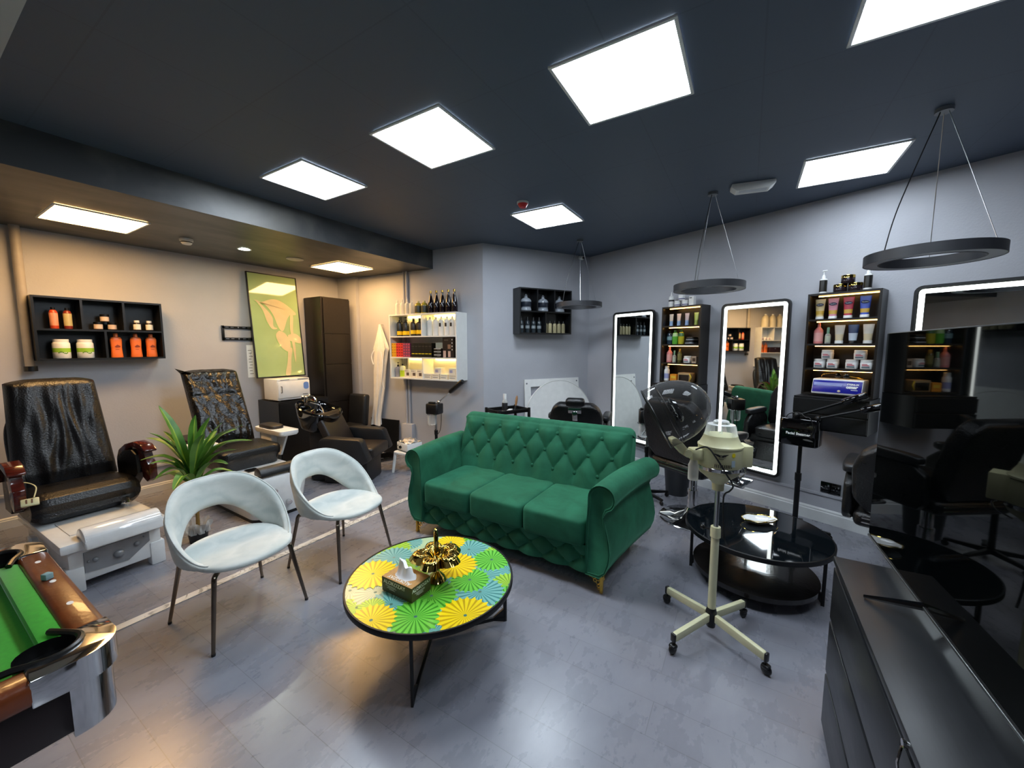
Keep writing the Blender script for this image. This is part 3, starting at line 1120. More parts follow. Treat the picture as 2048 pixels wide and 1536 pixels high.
for y in (1.99, 2.235, 2.49):
    q.lathe([(0, 0.8022), (0.011, 0.8022), (0.011, 0.8030), (0, 0.8032)], 10, (PX - 0.045, y, 0), sx=0.8, sy=1.3)
q.build('sight_inlays', M['white'], t)
t = thing('chalk', 'small grey-blue chalk cube on the pool table rail', 'chalk', (0.282, 2.27, 0.8032), R(25))
q = MB(); q.box((0, 0, 0.012), (0.024, 0.026, 0.024), 0.003); q.build('block', paint('blue_chalk', '7d9a9c', 0.8), t)

# ---------------------------------------------------------------- hood dryer on stand
DX, DY = 2.44, 0.105
t = thing('hood_dryer', 'cream salon hood dryer with smoked dome on a wheeled stand', 'hood dryer', (DX, DY, 0))
for k in range(4):
    q = MB(RZ(58.5 + 90 * k))
    q.prism([(0.03, 0.095), (0.03, 0.142), (0.305, 0.118), (0.312, 0.112), (0.312, 0.078), (0.305, 0.072)], -0.014, 0.014, FRONT, bev=0.005)
    lg = q.build('leg', M['creamgloss'], t)
    q = MB(RZ(58.5 + 90 * k)); q.box((0.317, 0, 0.094), (0.014, 0.031, 0.05), 0.006); q.build('end_cap', M['black'], lg)
    q = MB(RZ(58.5 + 90 * k))
    q.cyl((0.312, 0, 0.075), (0.312, 0, 0.05), 0.006, n=8)
    q.ball((0.318, 0.0, 0.0285), (0.028, 0.017, 0.0285), 10)
    q.box((0.316, 0, 0.045), (0.04, 0.038, 0.024), 0.01)
    q.build('caster', M['black'], lg)
q = MB(); q.lathe([(0, 0.055), (0.024, 0.055), (0.027, 0.10), (0.03, 0.145), (0.024, 0.17), (0, 0.17)], 20); q.build('hub', M['black'], t)
q = MB(); q.cyl((0, 0, 0.16), (0, 0, 0.63), 0.022, n=20); q.lathe([(0.022, 0.60), (0.028, 0.605), (0.028, 0.65), (0.026, 0.665), (0.012, 0.667)], 20); lp = q.build('lower_pole', M['creamgloss'], t)
q = MB(); q.cyl((0.0, 0.028, 0.642), (0.01, 0.06, 0.642), 0.006, n=8); q.ball((0.012, 0.068, 0.642), 0.015, 8); q.build('knob', M['black'], lp)
q = MB(); q.cyl((0, 0, 0.62), (0, 0, 0.93), 0.0135, n=20); q.build('upper_pole', M['steel'], t)
q = MB()
q.lathe([(0, 0.885), (0.03, 0.885), (0.032, 0.925), (0.055, 0.95), (0.098, 0.985), (0.108, 1.005), (0.111, 1.03), (0.113, 1.035), (0.113, 1.138), (0.116, 1.142), (0.116, 1.150), (0.106, 1.158), (0.089, 1.192), (0.086, 1.205), (0, 1.207)], 40)
hd = q.build('motor_housing', M['cream'], t)
q = MB(); q.lathe([(0.1125, 1.012), (0.1145, 1.014), (0.1145, 1.030), (0.1125, 1.032)], 40); q.build('chrome_band', M['chrome'], hd)
q = MB()
q.lathe([(0.085, 1.203), (0.074, 1.256), (0.070, 1.264), (0.042, 1.267), (0.040, 1.280), (0.034, 1.285), (0, 1.285)], 32)
q.lathe([(0.008, 1.21), (0.008, 1.262)], 10, (0.0, 0.0, 0))
q.build('reservoir', M['clear'], hd)
CAMA = math.degrees(math.atan2(-DY, -DX))      # direction towards the lens
def facing(a, r, z):
    # a patch on the housing turned by a degrees from the lens direction, front along local -y
    return RZ(CAMA + 90 + a) @ TR(0, -r, z)
q = MB()
for i in range(10):
    q.T = facing(-14 + i * 4.6 + 4, 0.1132, 1.052)
    q.box((0, 0, 0), (0.0035, 0.002, 0.018))
q.build('vents', M['black'], hd, smooth=0)
q = MB()
q.T = facing(4, 0.1138, 1.108)
wing = [(0.004, 0.004), (0.012, 0.008), (0.036, 0.013), (0.030, 0.006), (0.026, 0.005), (0.022, 0.0), (0.017, -0.001), (0.010, -0.006), (0.004, -0.006)]
for sgn in (-1, 1):
    q.prism([(sgn * x, y) for x, y in wing], -0.0006, 0.0006, FRONT)
q.torus((0, 0, 0), 0.006, 0.0012, 16, 6, FRONT)
q.text('P', 0.008, FRONT, ext=0.0005)
q.text('PILOT', 0.009, TR(0, 0, -0.016) @ FRONT, ext=0.0005, bold=0.0002)
q.build('emblem', M['lettering_dark'], hd, smooth=0)
q = MB(); q.T = facing(36, 0.1135, 1.115); q.lathe([(0, 0), (0.012, 0), (0.012, 0.001), (0, 0.001)], 16, Lm=FRONT, sx=0.8); q.build('sticker', paint('yellow_sticker', 'e0cc20', 0.4), hd)
q = MB(); q.T = facing(36, 0.1135, 1.068); q.box((0, 0, 0), (0.02, 0.001, 0.035)); q.build('label', paint('pale_blue_label', 'a9bcc6', 0.3), hd)
# right box and its bent guard wire, left arm and hinge, hood
rv = Vector((sin(R(31.2)), -cos(R(31.2)), 0))
fv = Vector((cos(R(31.2)), sin(R(31.2)), 0))
BT = Matrix(((rv.x, fv.x, 0, 0), (rv.y, fv.y, 0, 0), (0, 0, 1, 0), (0, 0, 0, 1)))    # x right, y away
q = MB(BT); q.box((0.125, 0, 1.088), (0.07, 0.10, 0.12), 0.006); q.build('control_box', M['cream'], hd)
q = MB(BT); q.tube(bez([(0.08, -0.06, 0.965), (0.13, -0.03, 0.985), (0.145, 0.0, 1.005), (0.12, 0.0, 1.025), (0.09, 0, 1.03)], 8), 0.004, 8); q.build('guard_wire', M['chrome'], hd)
q = MB(BT); q.box((-0.125, 0, 1.095), (0.09, 0.07, 0.065), 0.01); q.build('side_arm', M['cream'], hd)
q = MB(BT); q.lathe([(0, 0.945), (0.026, 0.945), (0.028, 0.95), (0.028, 1.03), (0.022, 1.045), (0.018, 1.062), (0, 1.062)], 20, (-0.145, 0, 0)); q.build('water_cup', M['clearbottle'], hd)
hinge = Vector((-0.195, 0, 1.105))
q = MB(BT)
q.cyl(hinge + Vector((0, -0.04, 0)), hinge + Vector((0, 0.04, 0)), 0.022, n=18)
q.prism([(-0.19, 1.085), (-0.215, 1.09), (-0.285, 1.165), (-0.285, 1.185), (-0.26, 1.192), (-0.225, 1.165), (-0.19, 1.125)], -0.03, 0.03, FRONT, bev=0.006)
q.build('hinge_arm', M['cream'], t)
ax = Vector((0.86, -0.20, 0.47)).normalized()
HC = Vector((-0.300, 0.0, 1.325))
Zq = ax.to_track_quat('Z', 'Y').to_matrix().to_4x4()
q = MB(BT @ Matrix.Translation(HC) @ Zq)
RH = 0.175
q.lathe([(RH * 0.985, -0.075), (RH, -0.07), (RH, 0.0)] + [(RH * cos(R(a)), 0.225 * sin(R(a))) for a in range(8, 90, 8)] + [(0, 0.225)], 56)
hood = q.build('hood', M['smoke'], t, smooth=60)
q = MB(BT @ Matrix.Translation(HC) @ Zq)
q.torus((0, 0, -0.072), RH, 0.004, 48, 8)
q.torus((0, 0, 0.0), RH + 0.001, 0.0025, 48, 6)
q.build('hood_rim', M['black'], hood)
q = MB(BT @ Matrix.Translation(HC) @ Zq)
q.lathe([(0, 0.06), (0.06, 0.06), (0.075, 0.045), (0.075, 0.035), (0, 0.03)], 24)
for k in range(8):
    q.cyl((0.05 * cos(k * PI / 4), 0.05 * sin(k * PI / 4), 0.03), (0.05 * cos(k * PI / 4), 0.05 * sin(k * PI / 4), 0.02), 0.008, n=8)
q.build('air_diffuser', M['blackgloss'], hood)
q = MB()
q.tube(bez([BT @ Vector(p) for p in ((-0.16, -0.045, 1.13), (-0.11, -0.07, 1.15), (-0.075, -0.105, 1.10), (-0.03, -0.125, 1.02), (0.02, -0.11, 0.95), (0.035, -0.06, 0.90), (0.02, -0.03, 0.86), (0.025, -0.025, 0.75), (0.035, -0.03, 0.62), (0.04, -0.05, 0.58))], 8), 0.0045, 8)
q.build('power_cord', M['cable'], t)

# ---------------------------------------------------------------- two-tier black table with dish
t = thing('side_table', 'low round two-tier black glass table beside the hood dryer', 'table', (3.19, -0.11, 0))
BTZ = 0.40
q = MB(); q.lathe([(0, BTZ - 0.035), (0.448, BTZ - 0.035), (0.455, BTZ - 0.03), (0.455, BTZ - 0.002), (0.452, BTZ), (0.446, BTZ), (0.445, BTZ - 0.005), (0, BTZ - 0.005)], 80); q.build('rim', M['blackmetal'], t)
q = MB(); q.lathe([(0, BTZ - 0.0045), (0.444, BTZ - 0.0045), (0.444, BTZ - 0.001), (0, BTZ - 0.001)], 80); q.build('glass_top', mat('dark_glass', '0a0f13', 0.03, var=0.1, coat=1.0, spec=0.8), t)
def stonemat():
    return mat('dark_stone', '1d1a18', 0.16, var=0.6, scale=7, bump=0.03, coat=0.3)
M['stone'] = stonemat()
q = MB(); q.lathe([(0, 0.075), (0.385, 0.075), (0.39, 0.08), (0.39, 0.112), (0, 0.112)], 80); q.build('lower_shelf', M['stone'], t)
for a in (92, 258, 5):
    q = MB(RZ(a))
    q.box((0.405, 0, (BTZ - 0.035) / 2), (0.02, 0.02, BTZ - 0.035), 0.001)
    q.prism([(0.41, 0.0), (0.36, 0.06), (0.36, 0.085), (0.40, 0.085)], -0.008, 0.008, FRONT)
    q.build('leg', M['blackmetal'], t)
t = thing('dish', 'white and gold leaf-shaped dish on the black glass table', 'dish', (3.302, -0.142, BTZ), R(-62))
q = MB()
def leaf(u, v):
    a = 2 * PI * u
    x, y = 0.125 * cos(a), 0.072 * sin(a) * (1 - 0.28 * cos(a))
    r = v
    return (x * r, y * r, 0.006 + 0.028 * r ** 2.5 + 0.003 * sin(7 * a) * r ** 3)
q.surf(leaf, 48, 8, cu=True)
q.surf(lambda u, v: tuple(Vector(leaf(u, v)) * 1.0 - Vector((0, 0, 0.005))), 48, 8, cu=True)
dsh = q.build('bowl', M['whitegloss'], t, smooth=60)
q = MB()
q.tube([Vector(leaf(i / 48, 1)) + Vector((0, 0, -0.002)) for i in range(48)], 0.0045, 6, closed=True)
q.tube([(-0.11, 0, 0.026), (-0.04, 0.003, 0.010), (0.04, -0.003, 0.010), (0.11, 0, 0.028)], 0.002, 6)
q.build('gold_rim', M['gold'], dsh)

# ---------------------------------------------------------------- television on a cabinet
t = thing('tv_cabinet', 'long glossy black drawer cabinet under the television', 'cabinet', (0, 0, 0))
CX0, CX1, CY0, CY1 = 0.30, 2.075, -0.365, -0.82
q = MB()
q.box(((CX0 + CX1) / 2, (CY0 + CY1) / 2 - 0.01, 0.395), (CX1 - CX0 - 0.01, CY0 - CY1 - 0.04, 0.75))
q.build('carcass', paint('deep_black', '020202', 0.6), t, smooth=0)
M['cabtop'] = mat('black_lacquer_top', '1a1c20', 0.34, var=0.25, scale=40, rvar=0.05, stretch=(0.3, 3, 1))
q = MB(); q.box(((CX0 + CX1) / 2, (CY0 + CY1) / 2, 0.788), (CX1 - CX0 + 0.008, CY0 - CY1 + 0.006, 0.024), 0.002); q.build('worktop', M['cabtop'], t)
q = MB(); q.box(((CX0 + CX1) / 2, (CY0 + CY1) / 2, 0.01), (CX1 - CX0 - 0.06, CY0 - CY1 - 0.06, 0.02)); q.build('plinth', M['black'], t)
for a, b in ((0.305, 1.212), (1.218, 2.07)):
    for k in range(3):
        z0 = 0.03 + k * 0.247
        q = MB()
        q.box(((a + b) / 2, CY0 - 0.009, z0 + 0.116), (b - a, 0.018, 0.228), 0.0015)
        d = q.build('drawer', M['cabtop'], t)
q = MB(); q.cyl((1.166, CY0 + 0.012, 0.782), (1.166, CY0 - 0.005, 0.782), 0.010, n=14); q.tube([(1.166, CY0 + 0.012, 0.775), (1.155, CY0 + 0.02, 0.74), (1.15, CY0 + 0.016, 0.70)], 0.003, 6); q.build('lock', M['chrome'], t)
t = thing('television', 'large black flat television standing on the drawer cabinet', 'television', (2.262 - 2.262 * cos(R(2.3)), -0.508 - 2.262 * sin(R(2.3)), 0), R(2.3))
TVX0, TVX1, TVZ0, TVZ1 = 0.66, 2.262, 0.852, 1.756
q = MB(); q.box(((TVX0 + TVX1) / 2, -0.022, (TVZ0 + TVZ1) / 2), (TVX1 - TVX0, 0.04, TVZ1 - TVZ0), 0.003); tvb = q.build('casing', M['blackmetal'], t)
M['screen'] = mat('tv_screen', '020303', 0.025, var=0.1, spec=0.21)
q = MB(); q.box(((TVX0 + TVX1) / 2, -0.0005, (TVZ0 + TVZ1) / 2 + 0.006), (TVX1 - TVX0 - 0.012, 0.003, TVZ1 - TVZ0 - 0.02)); q.build('screen', M['screen'], t, smooth=0)
q = MB(); q.box(((TVX0 + TVX1) / 2, 0.0005, TVZ0 + 0.004), (TVX1 - TVX0, 0.006, 0.008), 0.001); q.build('bottom_bezel', M['steel'], t)
for x, s in ((1.70, 1), (0.95, -1)):
    q = MB()
    for dy in (0.125, -0.15):
        a, b = Vector((x, -0.015, 0.86)), Vector((x + s * 0.08, dy, 0.806))
        q.tube([a, a.lerp(b, 0.6), b], [0.014, 0.010, 0.006], 8)
    q.build('stand_leg', M['blackgloss'], t)
# ---------------------------------------------------------------- wall cupboards and shelves
def wallshelf(name, label, loc, rz, w, h, d, m, shelves, dividers, th=0.018, leds=None, sub=None):
    t = thing(name, label, 'shelf', loc, rz)
    for x in (th / 2, w - th / 2):
        q = MB(); q.box((x, -d / 2, h / 2), (th, d, h), 0.001); q.build('side_panel', M[m], t, smooth=0)
    q = MB(); q.box((w / 2, -d / 2, h - th / 2), (w - 2 * th, d, th)); q.build('top_panel', M[m], t, smooth=0)
    q = MB(); q.box((w / 2, -d / 2, th / 2), (w - 2 * th, d, th)); q.build('bottom_panel', M[m], t, smooth=0)
    q = MB(); q.box((w / 2, -0.004, h / 2), (w - 2 * th, 0.006, h - 2 * th)); q.build('back_panel', M[m], t, smooth=0)
    for z in shelves:
        q = MB(); q.box((w / 2, -d / 2 - 0.003, z - th / 2), (w - 2 * th, d - 0.01, th)); q.build('shelf_board', M[m], t, smooth=0)
    for x, z0, z1 in dividers:
        q = MB(); q.box((x, -d / 2 - 0.003, (z0 + z1) / 2), (th, d - 0.012, z1 - z0)); q.build('divider', M[m], t, smooth=0)
    for x0, x1, y, z, mm in (leds or []):
        q = MB(); q.box(((x0 + x1) / 2, y, z), (x1 - x0, 0.010, 0.006)); q.build('led_strip', M[mm], t, smooth=0)
    return t
wallshelf('wall_shelf', 'black open wall shelf of five cubbies above the first pedicure chair', PL(0.80, 0, 1.56), AL, 0.935, 0.61, 0.20, 'blackwood', [0.305],
          [(0.318, 0.305, 0.592), (0.622, 0.305, 0.592), (0.470, 0.018, 0.287)])
wallshelf('wall_shelf', 'white wall shelf with warm lit compartments on the corner wall', PC(1.305, 0, 1.222), AC, 1.205, 0.933, 0.25, 'whitewood', [0.318, 0.621],
          [(0.607, 0.621, 0.915), (0.610, 0.018, 0.30)],
          leds=[(0.16, 0.58, -0.02, 0.908, 'led_shelf'), (0.66, 1.17, -0.02, 0.908, 'led_shelf'), (0.15, 0.58, -0.02, 0.294, 'led_shelf'), (0.66, 1.17, -0.02, 0.294, 'led_shelf')])
wallshelf('wall_shelf', 'black open wall shelf on the far grey wall, behind the hanging ring', PB(0.455, 0, 1.868), AB, 0.86, 0.628, 0.20, 'blackwood', [0.318],
          [(0.285, 0.318, 0.61), (0.568, 0.318, 0.61), (0.425, 0.018, 0.30)])
LW = 'led_warm'
for lab, s1, s0 in (('tall black lit display shelf between the two narrow mirrors', 2.845, 2.345), ('tall black lit display shelf between the second and third mirror', 1.342, 0.832)):
    w_ = s1 - s0
    wallshelf('display_shelf', lab, PM(s1, 0, 1.25), AM, w_, 0.925, 0.20, 'brownblack', [0.247, 0.472, 0.694], [],
              leds=[(0.06, w_ - 0.025, -0.12, z, LW) for z in (0.902, 0.671, 0.449, 0.224)])
for lab, s1, s0 in (('black two-drawer cabinet under the shelf between the narrow mirrors', 2.855, 2.335), ('black two-drawer wall cabinet with the blue steriliser above it', 1.352, 0.822)):
    t = thing('drawer_cabinet', lab, 'cabinet', PM(s1, 0, 0.95), AM, 'black drawer cabinets under the display shelves')
    w_ = s1 - s0
    q = MB(); q.box((w_ / 2, -0.17, 0.148), (w_, 0.34, 0.296), 0.001); q.build('carcass', M['blackwood'], t, smooth=0)
    for z in (0.075, 0.215):
        q = MB(); q.box((w_ / 2, -0.349, z), (w_ - 0.006, 0.016, 0.125), 0.001); q.build('drawer', M['blackwood'], t, smooth=0)
# mirrors with a lit border
def mirror(label, s1, s0, z0, z1):
    t = thing('mirror', label, 'mirror', PM((s0 + s1) / 2, (s1 - s0) / 2 * sin(R(4.4)) + 0.002, (z0 + z1) / 2), AM - R(4.4))
    w_, h_ = s1 - s0, z1 - z0
    def ring(a, b, ra, rb, y0, y1, name, m, par):
        q = MB()
        o, i = rrect(a[0], a[1], ra), rrect(b[0], b[1], rb)
        n = len(o)
        vs = [(x, y0, z) for x, z in o] + [(x, y0, z) for x, z in i] + [(x, y1, z) for x, z in o] + [(x, y1, z) for x, z in i]
        fs = []
        for k in range(n):
            j = (k + 1) % n
            fs += [(k, j, n + j, n + k), (2 * n + k, 3 * n + k, 3 * n + j, 2 * n + j), (k, 2 * n + k, 2 * n + j, j), (n + k, n + j, 3 * n + j, 3 * n + k)]
        q.faces(vs, fs)
        return q.build(name, M[m], par)
    ring((w_, h_), (w_ - 0.04, h_ - 0.04), 0.055, 0.04, -0.001, -0.038, 'frame', 'black', t)
    ring((w_ - 0.055, h_ - 0.055), (w_ - 0.127, h_ - 0.127), 0.03, 0.006, -0.022, -0.0262, 'led_border', 'led', t)
    q = MB(); q.prism(rrect(w_ - 0.04, h_ - 0.04, 0.04), 0.015, 0.025, FRONT); q.build('glass', M['mirror'], t, smooth=0)
    return t
mirror('narrow LED-lit mirror nearest the far corner, beside the white round board', 3.735, 3.025, 0.35, 2.175)
mirror('LED-lit mirror between the two display shelves, reflecting the sofa', 2.200, 1.510, 0.345, 2.168)
mirror('LED-lit mirror behind the television, cut by the right edge', 0.672, -0.02, 0.345, 2.182)

# ---------------------------------------------------------------- ceiling fittings
def ring_lamp(label, x, y, phs):
    t = thing('ring_pendant', label, 'pendant lamp', (x, y, ZC), 0, 'black ring pendant lamps')
    q = MB(); q.cyl((0, 0, -0.022), (0, 0, 0), 0.04, n=24); q.build('canopy', M['grey'], t)
    zb = 2.205 - ZC
    q = MB()
    ro, ri = 0.296, 0.222
    q.lathe([(ri, zb + 0.004), (ri, zb + 0.058), (ro, zb + 0.058), (ro, zb), (ro - 0.004, zb), (ro - 0.004, zb + 0.006), (ri + 0.004, zb + 0.006), (ri + 0.004, zb), (ri, zb), (ri, zb + 0.004)], 72)
    q.build('ring', M['charcoal'], t)
    q = MB(); q.lathe([(ri + 0.0045, zb + 0.002), (ro - 0.0045, zb + 0.002), (ro - 0.0045, zb + 0.005), (ri + 0.0045, zb + 0.005), (ri + 0.0045, zb + 0.002)], 72); q.build('diffuser', M['diff'], t)
    for k, a in enumerate(phs):
        q = MB()
        p = (0.26 * cos(R(a)), 0.26 * sin(R(a)), zb + 0.058)
        p0 = (0.02 * cos(R(a)), 0.02 * sin(R(a)), -0.02)
        if k == 0:
            mid = (p0[0] + (p[0] - p0[0]) * 0.75, p0[1] + (p[1] - p0[1]) * 0.75, p0[2] + (p[2] - p0[2]) * 0.66)
            q.tube(bez([p0, mid, p], 10), 0.0032, 6)
            q.build('power_cord', M['cable'], t)
        else:
            q.tube([p0, p], 0.0022, 6)
            q.build('wire', M['steel'], t)
    return t
M['charcoal'] = mat('charcoal_metal', '26272b', 0.45, var=0.08)
M['diff'] = mat('frosted_diffuser', '8b8e98', 0.5, var=0.03)
ring_lamp('black hanging ring lamp nearest the camera, over the television', 3.322, -0.90, (118, 238, -15))
ring_lamp('black hanging ring lamp in front of the second mirror and shelf', 4.018, 0.335, (160, 290, 30))
ring_lamp('black hanging ring lamp farthest away, before the far black shelf', 4.869, 1.922, (150, 205, -40))
t = thing('downlight', 'small round bright downlight in the dark soffit', 'light', (2.305, 4.96, ZS - 0.001))
q = MB(); q.lathe([(0.052, -0.004), (0.068, -0.006), (0.07, 0), (0.052, 0), (0.052, -0.004)], 28); q.build('trim_ring', M['white'], t)
q = MB(); q.lathe([(0, -0.003), (0.051, -0.003), (0.051, -0.001), (0, -0.001)], 28); q.build('lens', M['spot'], t)
t = thing('ceiling_vent', 'flat round white ceiling vent beside the warm panel', 'vent', (2.895, 4.976, ZS - 0.001))  # a round vent, modelled as a flat cover
q = MB(); q.lathe([(0, -0.010), (0.085, -0.010), (0.10, -0.004), (0.10, 0), (0, 0)], 32); q.build('cover', paint('offwhite_cover', 'b9b4a8', 0.5), t)
t = thing('smoke_detector', 'white smoke detector on the dark soffit near the left wall', 'smoke detector', (1.79, 5.02, ZS))
q = MB(); q.lathe([(0, -0.055), (0.035, -0.055), (0.046, -0.042), (0.05, -0.022), (0.058, -0.02), (0.058, 0), (0, 0)], 28); q.build('housing', M['white'], t)
q = MB(); q.lathe([(0.047, -0.038), (0.0485, -0.036), (0.0505, -0.03), (0.049, -0.028)], 28); q.build('vent_slot', M['black'], t)
t = thing('fire_alarm', 'small red round alarm on the ceiling beside the small white panel', 'alarm', (3.335, 1.90, ZC))
q = MB(); q.lathe([(0, -0.05), (0.03, -0.05), (0.045, -0.03), (0.05, -0.018), (0, -0.018)], 24); q.build('dome', paint('alarm_red', 'c8232c', 0.3), t)
q = MB(); q.lathe([(0, -0.018), (0.055, -0.018), (0.055, 0), (0, 0)], 24); q.build('base', M['white'], t)
t = thing('emergency_light', 'white rectangular emergency light on the dark ceiling', 'emergency light', (3.97, 0.035, ZC), R(-80))
q = MB()
q.prism([(-0.16, 0), (0.16, 0), (0.16, -0.03), (0.12, -0.062), (-0.12, -0.062), (-0.16, -0.03)], -0.055, 0.055, FRONT, bev=0.006); q.build('housing', M['white'], t)
q = MB(); q.box((0, -0.02, -0.063), (0.2, 0.05, 0.004)); q.build('lens', paint('frosted_lens', 'c8ccd2', 0.3), t)
t = thing('security_camera', 'small white security camera high in the far corner', 'camera', PB(1.60, 0, 3.02), AB)
q = MB(); q.cyl((0, 0, 0.01), (0, -0.03, 0.01), 0.028, n=20); q.ball((0, -0.05, 0.0), 0.032, 10); q.build('housing', M['white'], t)
q = MB(); q.cyl((0, -0.078, -0.006), (0, -0.086, -0.008), 0.013, n=16); q.build('lens', M['black'], t)
q = MB()
q.cyl((0.775, 5.79, 1.50), (0.775, 5.79, ZS), 0.034, n=18); q.cyl((0.775, 5.79, 1.62), (0.775, 5.79, 1.64), 0.037, n=18)
t = thing('drain_pipe', 'grey vertical pipe with black end left of the black wall shelf', 'pipe', (0, 0, 0))
q.build('pipe', paint('pipe_paint', 'a09a94', 0.5), t)
q = MB(); q.cyl((0.775, 5.79, 1.462), (0.775, 5.79, 1.51), 0.044, n=18); q.box((0.775, 5.835, 1.485), (0.02, 0.03, 0.02)); q.build('end_cap', M['black'], t)
t = thing('tv_bracket', 'empty black television bracket on the left wall beside the painting', 'bracket', PL(2.57, 0, 1.87))
q = MB()
for z in (-0.075, 0.075):
    q.box((0, -0.012, z), (0.37, 0.02, 0.032), 0.002)
for x in (-0.175, 0.175):
    q.box((x, -0.012, 0), (0.03, 0.02, 0.19), 0.002)
q.build('frame', M['blackmetal'], t)
for z in (-0.075, 0.075):
    for x in (-0.13, -0.07, 0.07, 0.13):
        q = MB(); q.box((x, -0.0225, z), (0.035, 0.001, 0.007)); q.build('slot', M['steel'], t, smooth=0)
    q = MB(); q.cyl((0, -0.022, z), (0, -0.03, z), 0.009, n=6); q.build('bolt', M['steel'], t)
t = thing('paper_sheet', 'narrow printed paper strip taped to the wall left of the painting', 'paper', PL(2.705, 0, 1.49))
q = MB(); q.box((0, -0.003, 0), (0.085, 0.002, 0.445)); q.build('sheet', M['tissue'], t, smooth=0)
q = MB()
for i in range(9):
    q.box((-0.005 + 0.006 * (i % 3), -0.0044, 0.15 - i * 0.04), (0.045 - 0.01 * (i % 2), 0.0006, 0.006))
q.tube([(0.02, -0.0044, 0.14), (0.0, -0.0044, 0.09), (0.025, -0.0044, 0.06), (-0.01, -0.0044, 0.04)], 0.0012, 4)
q.build('print', M['lettering_dark'], t, smooth=0)

# painting leaning on the wall
t = thing('painting', 'green painting of pale drooping petals behind glass, leaning on the wall', 'painting', PL(3.03, 0.17, 1.262))
PWD, PHT = 0.675, 1.445
PT = RX(-5.2)
q = MB(PT)
for x in (-PWD / 2 + 0.006, PWD / 2 - 0.006):
    q.box((x, 0.0, PHT / 2), (0.012, 0.03, PHT), 0.001)
for z in (0.006, PHT - 0.006):
    q.box((0, 0.0, z), (PWD - 0.024, 0.03, 0.012), 0.001)
q.build('frame', M['black'], t)
M['pground'] = mat('painted_green', '9cb480', 0.06, var=0.10, scale=2, coat=0.6)
M['ppetal'] = mat('painted_cream', 'c9bb96', 0.06, var=0.08, scale=5, coat=0.6)
M['pshade'] = mat('painted_shade', '8fae72', 0.06, var=0.08, scale=5, coat=0.6)
q = MB(PT); q.box((0, 0.0, PHT / 2), (PWD - 0.024, 0.012, PHT - 0.024)); q.build('canvas', M['pground'], t, smooth=0)
def blob(pts, y, dx=0.0, dz=0.0):
    c = bez([(p[0] + dx, y, p[1] + dz) for p in pts + [pts[0]]], 8)[:-1]
    return c
petals = [
    [(-0.27, 1.07), (-0.20, 1.04), (-0.02, 1.10), (0.12, 1.06), (0.26, 0.95), (0.28, 0.90), (0.17, 0.86), (0.08, 0.66), (0.02, 0.70), (-0.04, 0.88), (-0.12, 1.0), (-0.22, 1.06)],
    [(-0.27, 1.07), (-0.19, 1.02), (-0.06, 0.86), (-0.05, 0.72), (0.0, 0.69), (-0.07, 0.68), (-0.13, 0.78), (-0.17, 0.93), (-0.23, 1.03)],
    [(0.02, 0.66), (0.10, 0.62), (0.16, 0.50), (0.14, 0.36), (0.05, 0.40), (-0.01, 0.50), (-0.03, 0.60)],
    [(0.14, 0.60), (0.24, 0.62), (0.32, 0.56), (0.32, 0.48), (0.22, 0.50), (0.14, 0.53)],
    [(0.12, 0.42), (0.18, 0.40), (0.15, 0.25), (0.12, 0.03), (0.05, 0.03), (0.09, 0.2), (0.11, 0.33)],
    [(0.20, 0.90), (0.24, 0.88), (0.22, 0.66), (0.23, 0.40), (0.21, 0.20), (0.19, 0.45), (0.18, 0.70)]]
q = MB(PT)
for i, p in enumerate(petals):
    q.m = 1
    c = blob(p, -0.0062 - 0.0002 * i, -0.012, -0.012); q.faces(c, [tuple(range(len(c)))])
    q.m = 0
    c = blob(p, -0.0070 - 0.0002 * i); q.faces(c, [tuple(range(len(c)))])
q.build('painted_petals', [M['ppetal'], M['pshade']], t, smooth=0)

# ---------------------------------------------------------------- cabinets by the left wall
t = thing('low_cabinet', 'matt black low cabinet carrying the white towel warmer', 'cabinet', (3.05, 5.57, 0))
q = MB(); q.box((0.07, 0, 0.475), (0.72, 0.52, 0.95), 0.002); q.build('carcass', M['blackwood'], t, smooth=0)
q = MB(); q.box((0.07, -0.268, 0.48), (0.70, 0.012, 0.90), 0.001); q.build('door', M['blackwood'], t, smooth=0)
t = thing('towel_warmer', 'white hot-towel cabinet with grey handle on the black cabinet', 'towel warmer', (3.0, 5.52, 0.957))
q = MB(); q.box((0, 0, 0.152), (0.445, 0.34, 0.285), 0.008)
for x in (-0.18, 0.18):
    for y in (-0.13, 0.13):
        q.cyl((x, y, 0), (x, y, 0.012), 0.014, n=10)
q.build('cabinet', M['white'], t)
q = MB(); q.box((0.0, -0.178, 0.150), (0.435, 0.02, 0.225), 0.004); d = q.build('door', M['white'], t)
q = MB(); q.tube([(-0.18, -0.187, 0.20), (-0.18, -0.21, 0.20), (-0.18, -0.21, 0.115), (-0.18, -0.187, 0.115)], 0.006, 8); q.build('handle', M['grey'], d)
q = MB(); q.prism(rrect(0.075, 0.10, 0.03), 0, 0.001, TR(0.165, -0.1885, 0.19) @ FRONT); q.build('sticker', paint('blue_sticker', '6d8fd0', 0.3), d)
q = MB(); q.box((0.15, -0.1887, 0.07), (0.075, 0.001, 0.008)); q.build('brand_mark', M['lettering_dark'], d, smooth=0)
q = MB(); q.box((0.0, -0.1725, 0.282), (0.44, 0.006, 0.028), 0.002); cp = q.build('control_panel', M['white'], t)
q = MB(); q.box((-0.12, -0.1765, 0.284), (0.12, 0.002, 0.008)); q.box((0.13, -0.1765, 0.284), (0.15, 0.002, 0.012)); q.build('switches', M['grey'], cp, smooth=0)
t = thing('tall_cabinet', 'tall narrow brown-black cabinet in the left corner', 'cabinet', (3.74, 5.63, 0))
q = MB(); q.box((0, 0, 1.215), (0.48, 0.41, 2.43), 0.002); q.build('carcass', M['brownblack'], t, smooth=0)
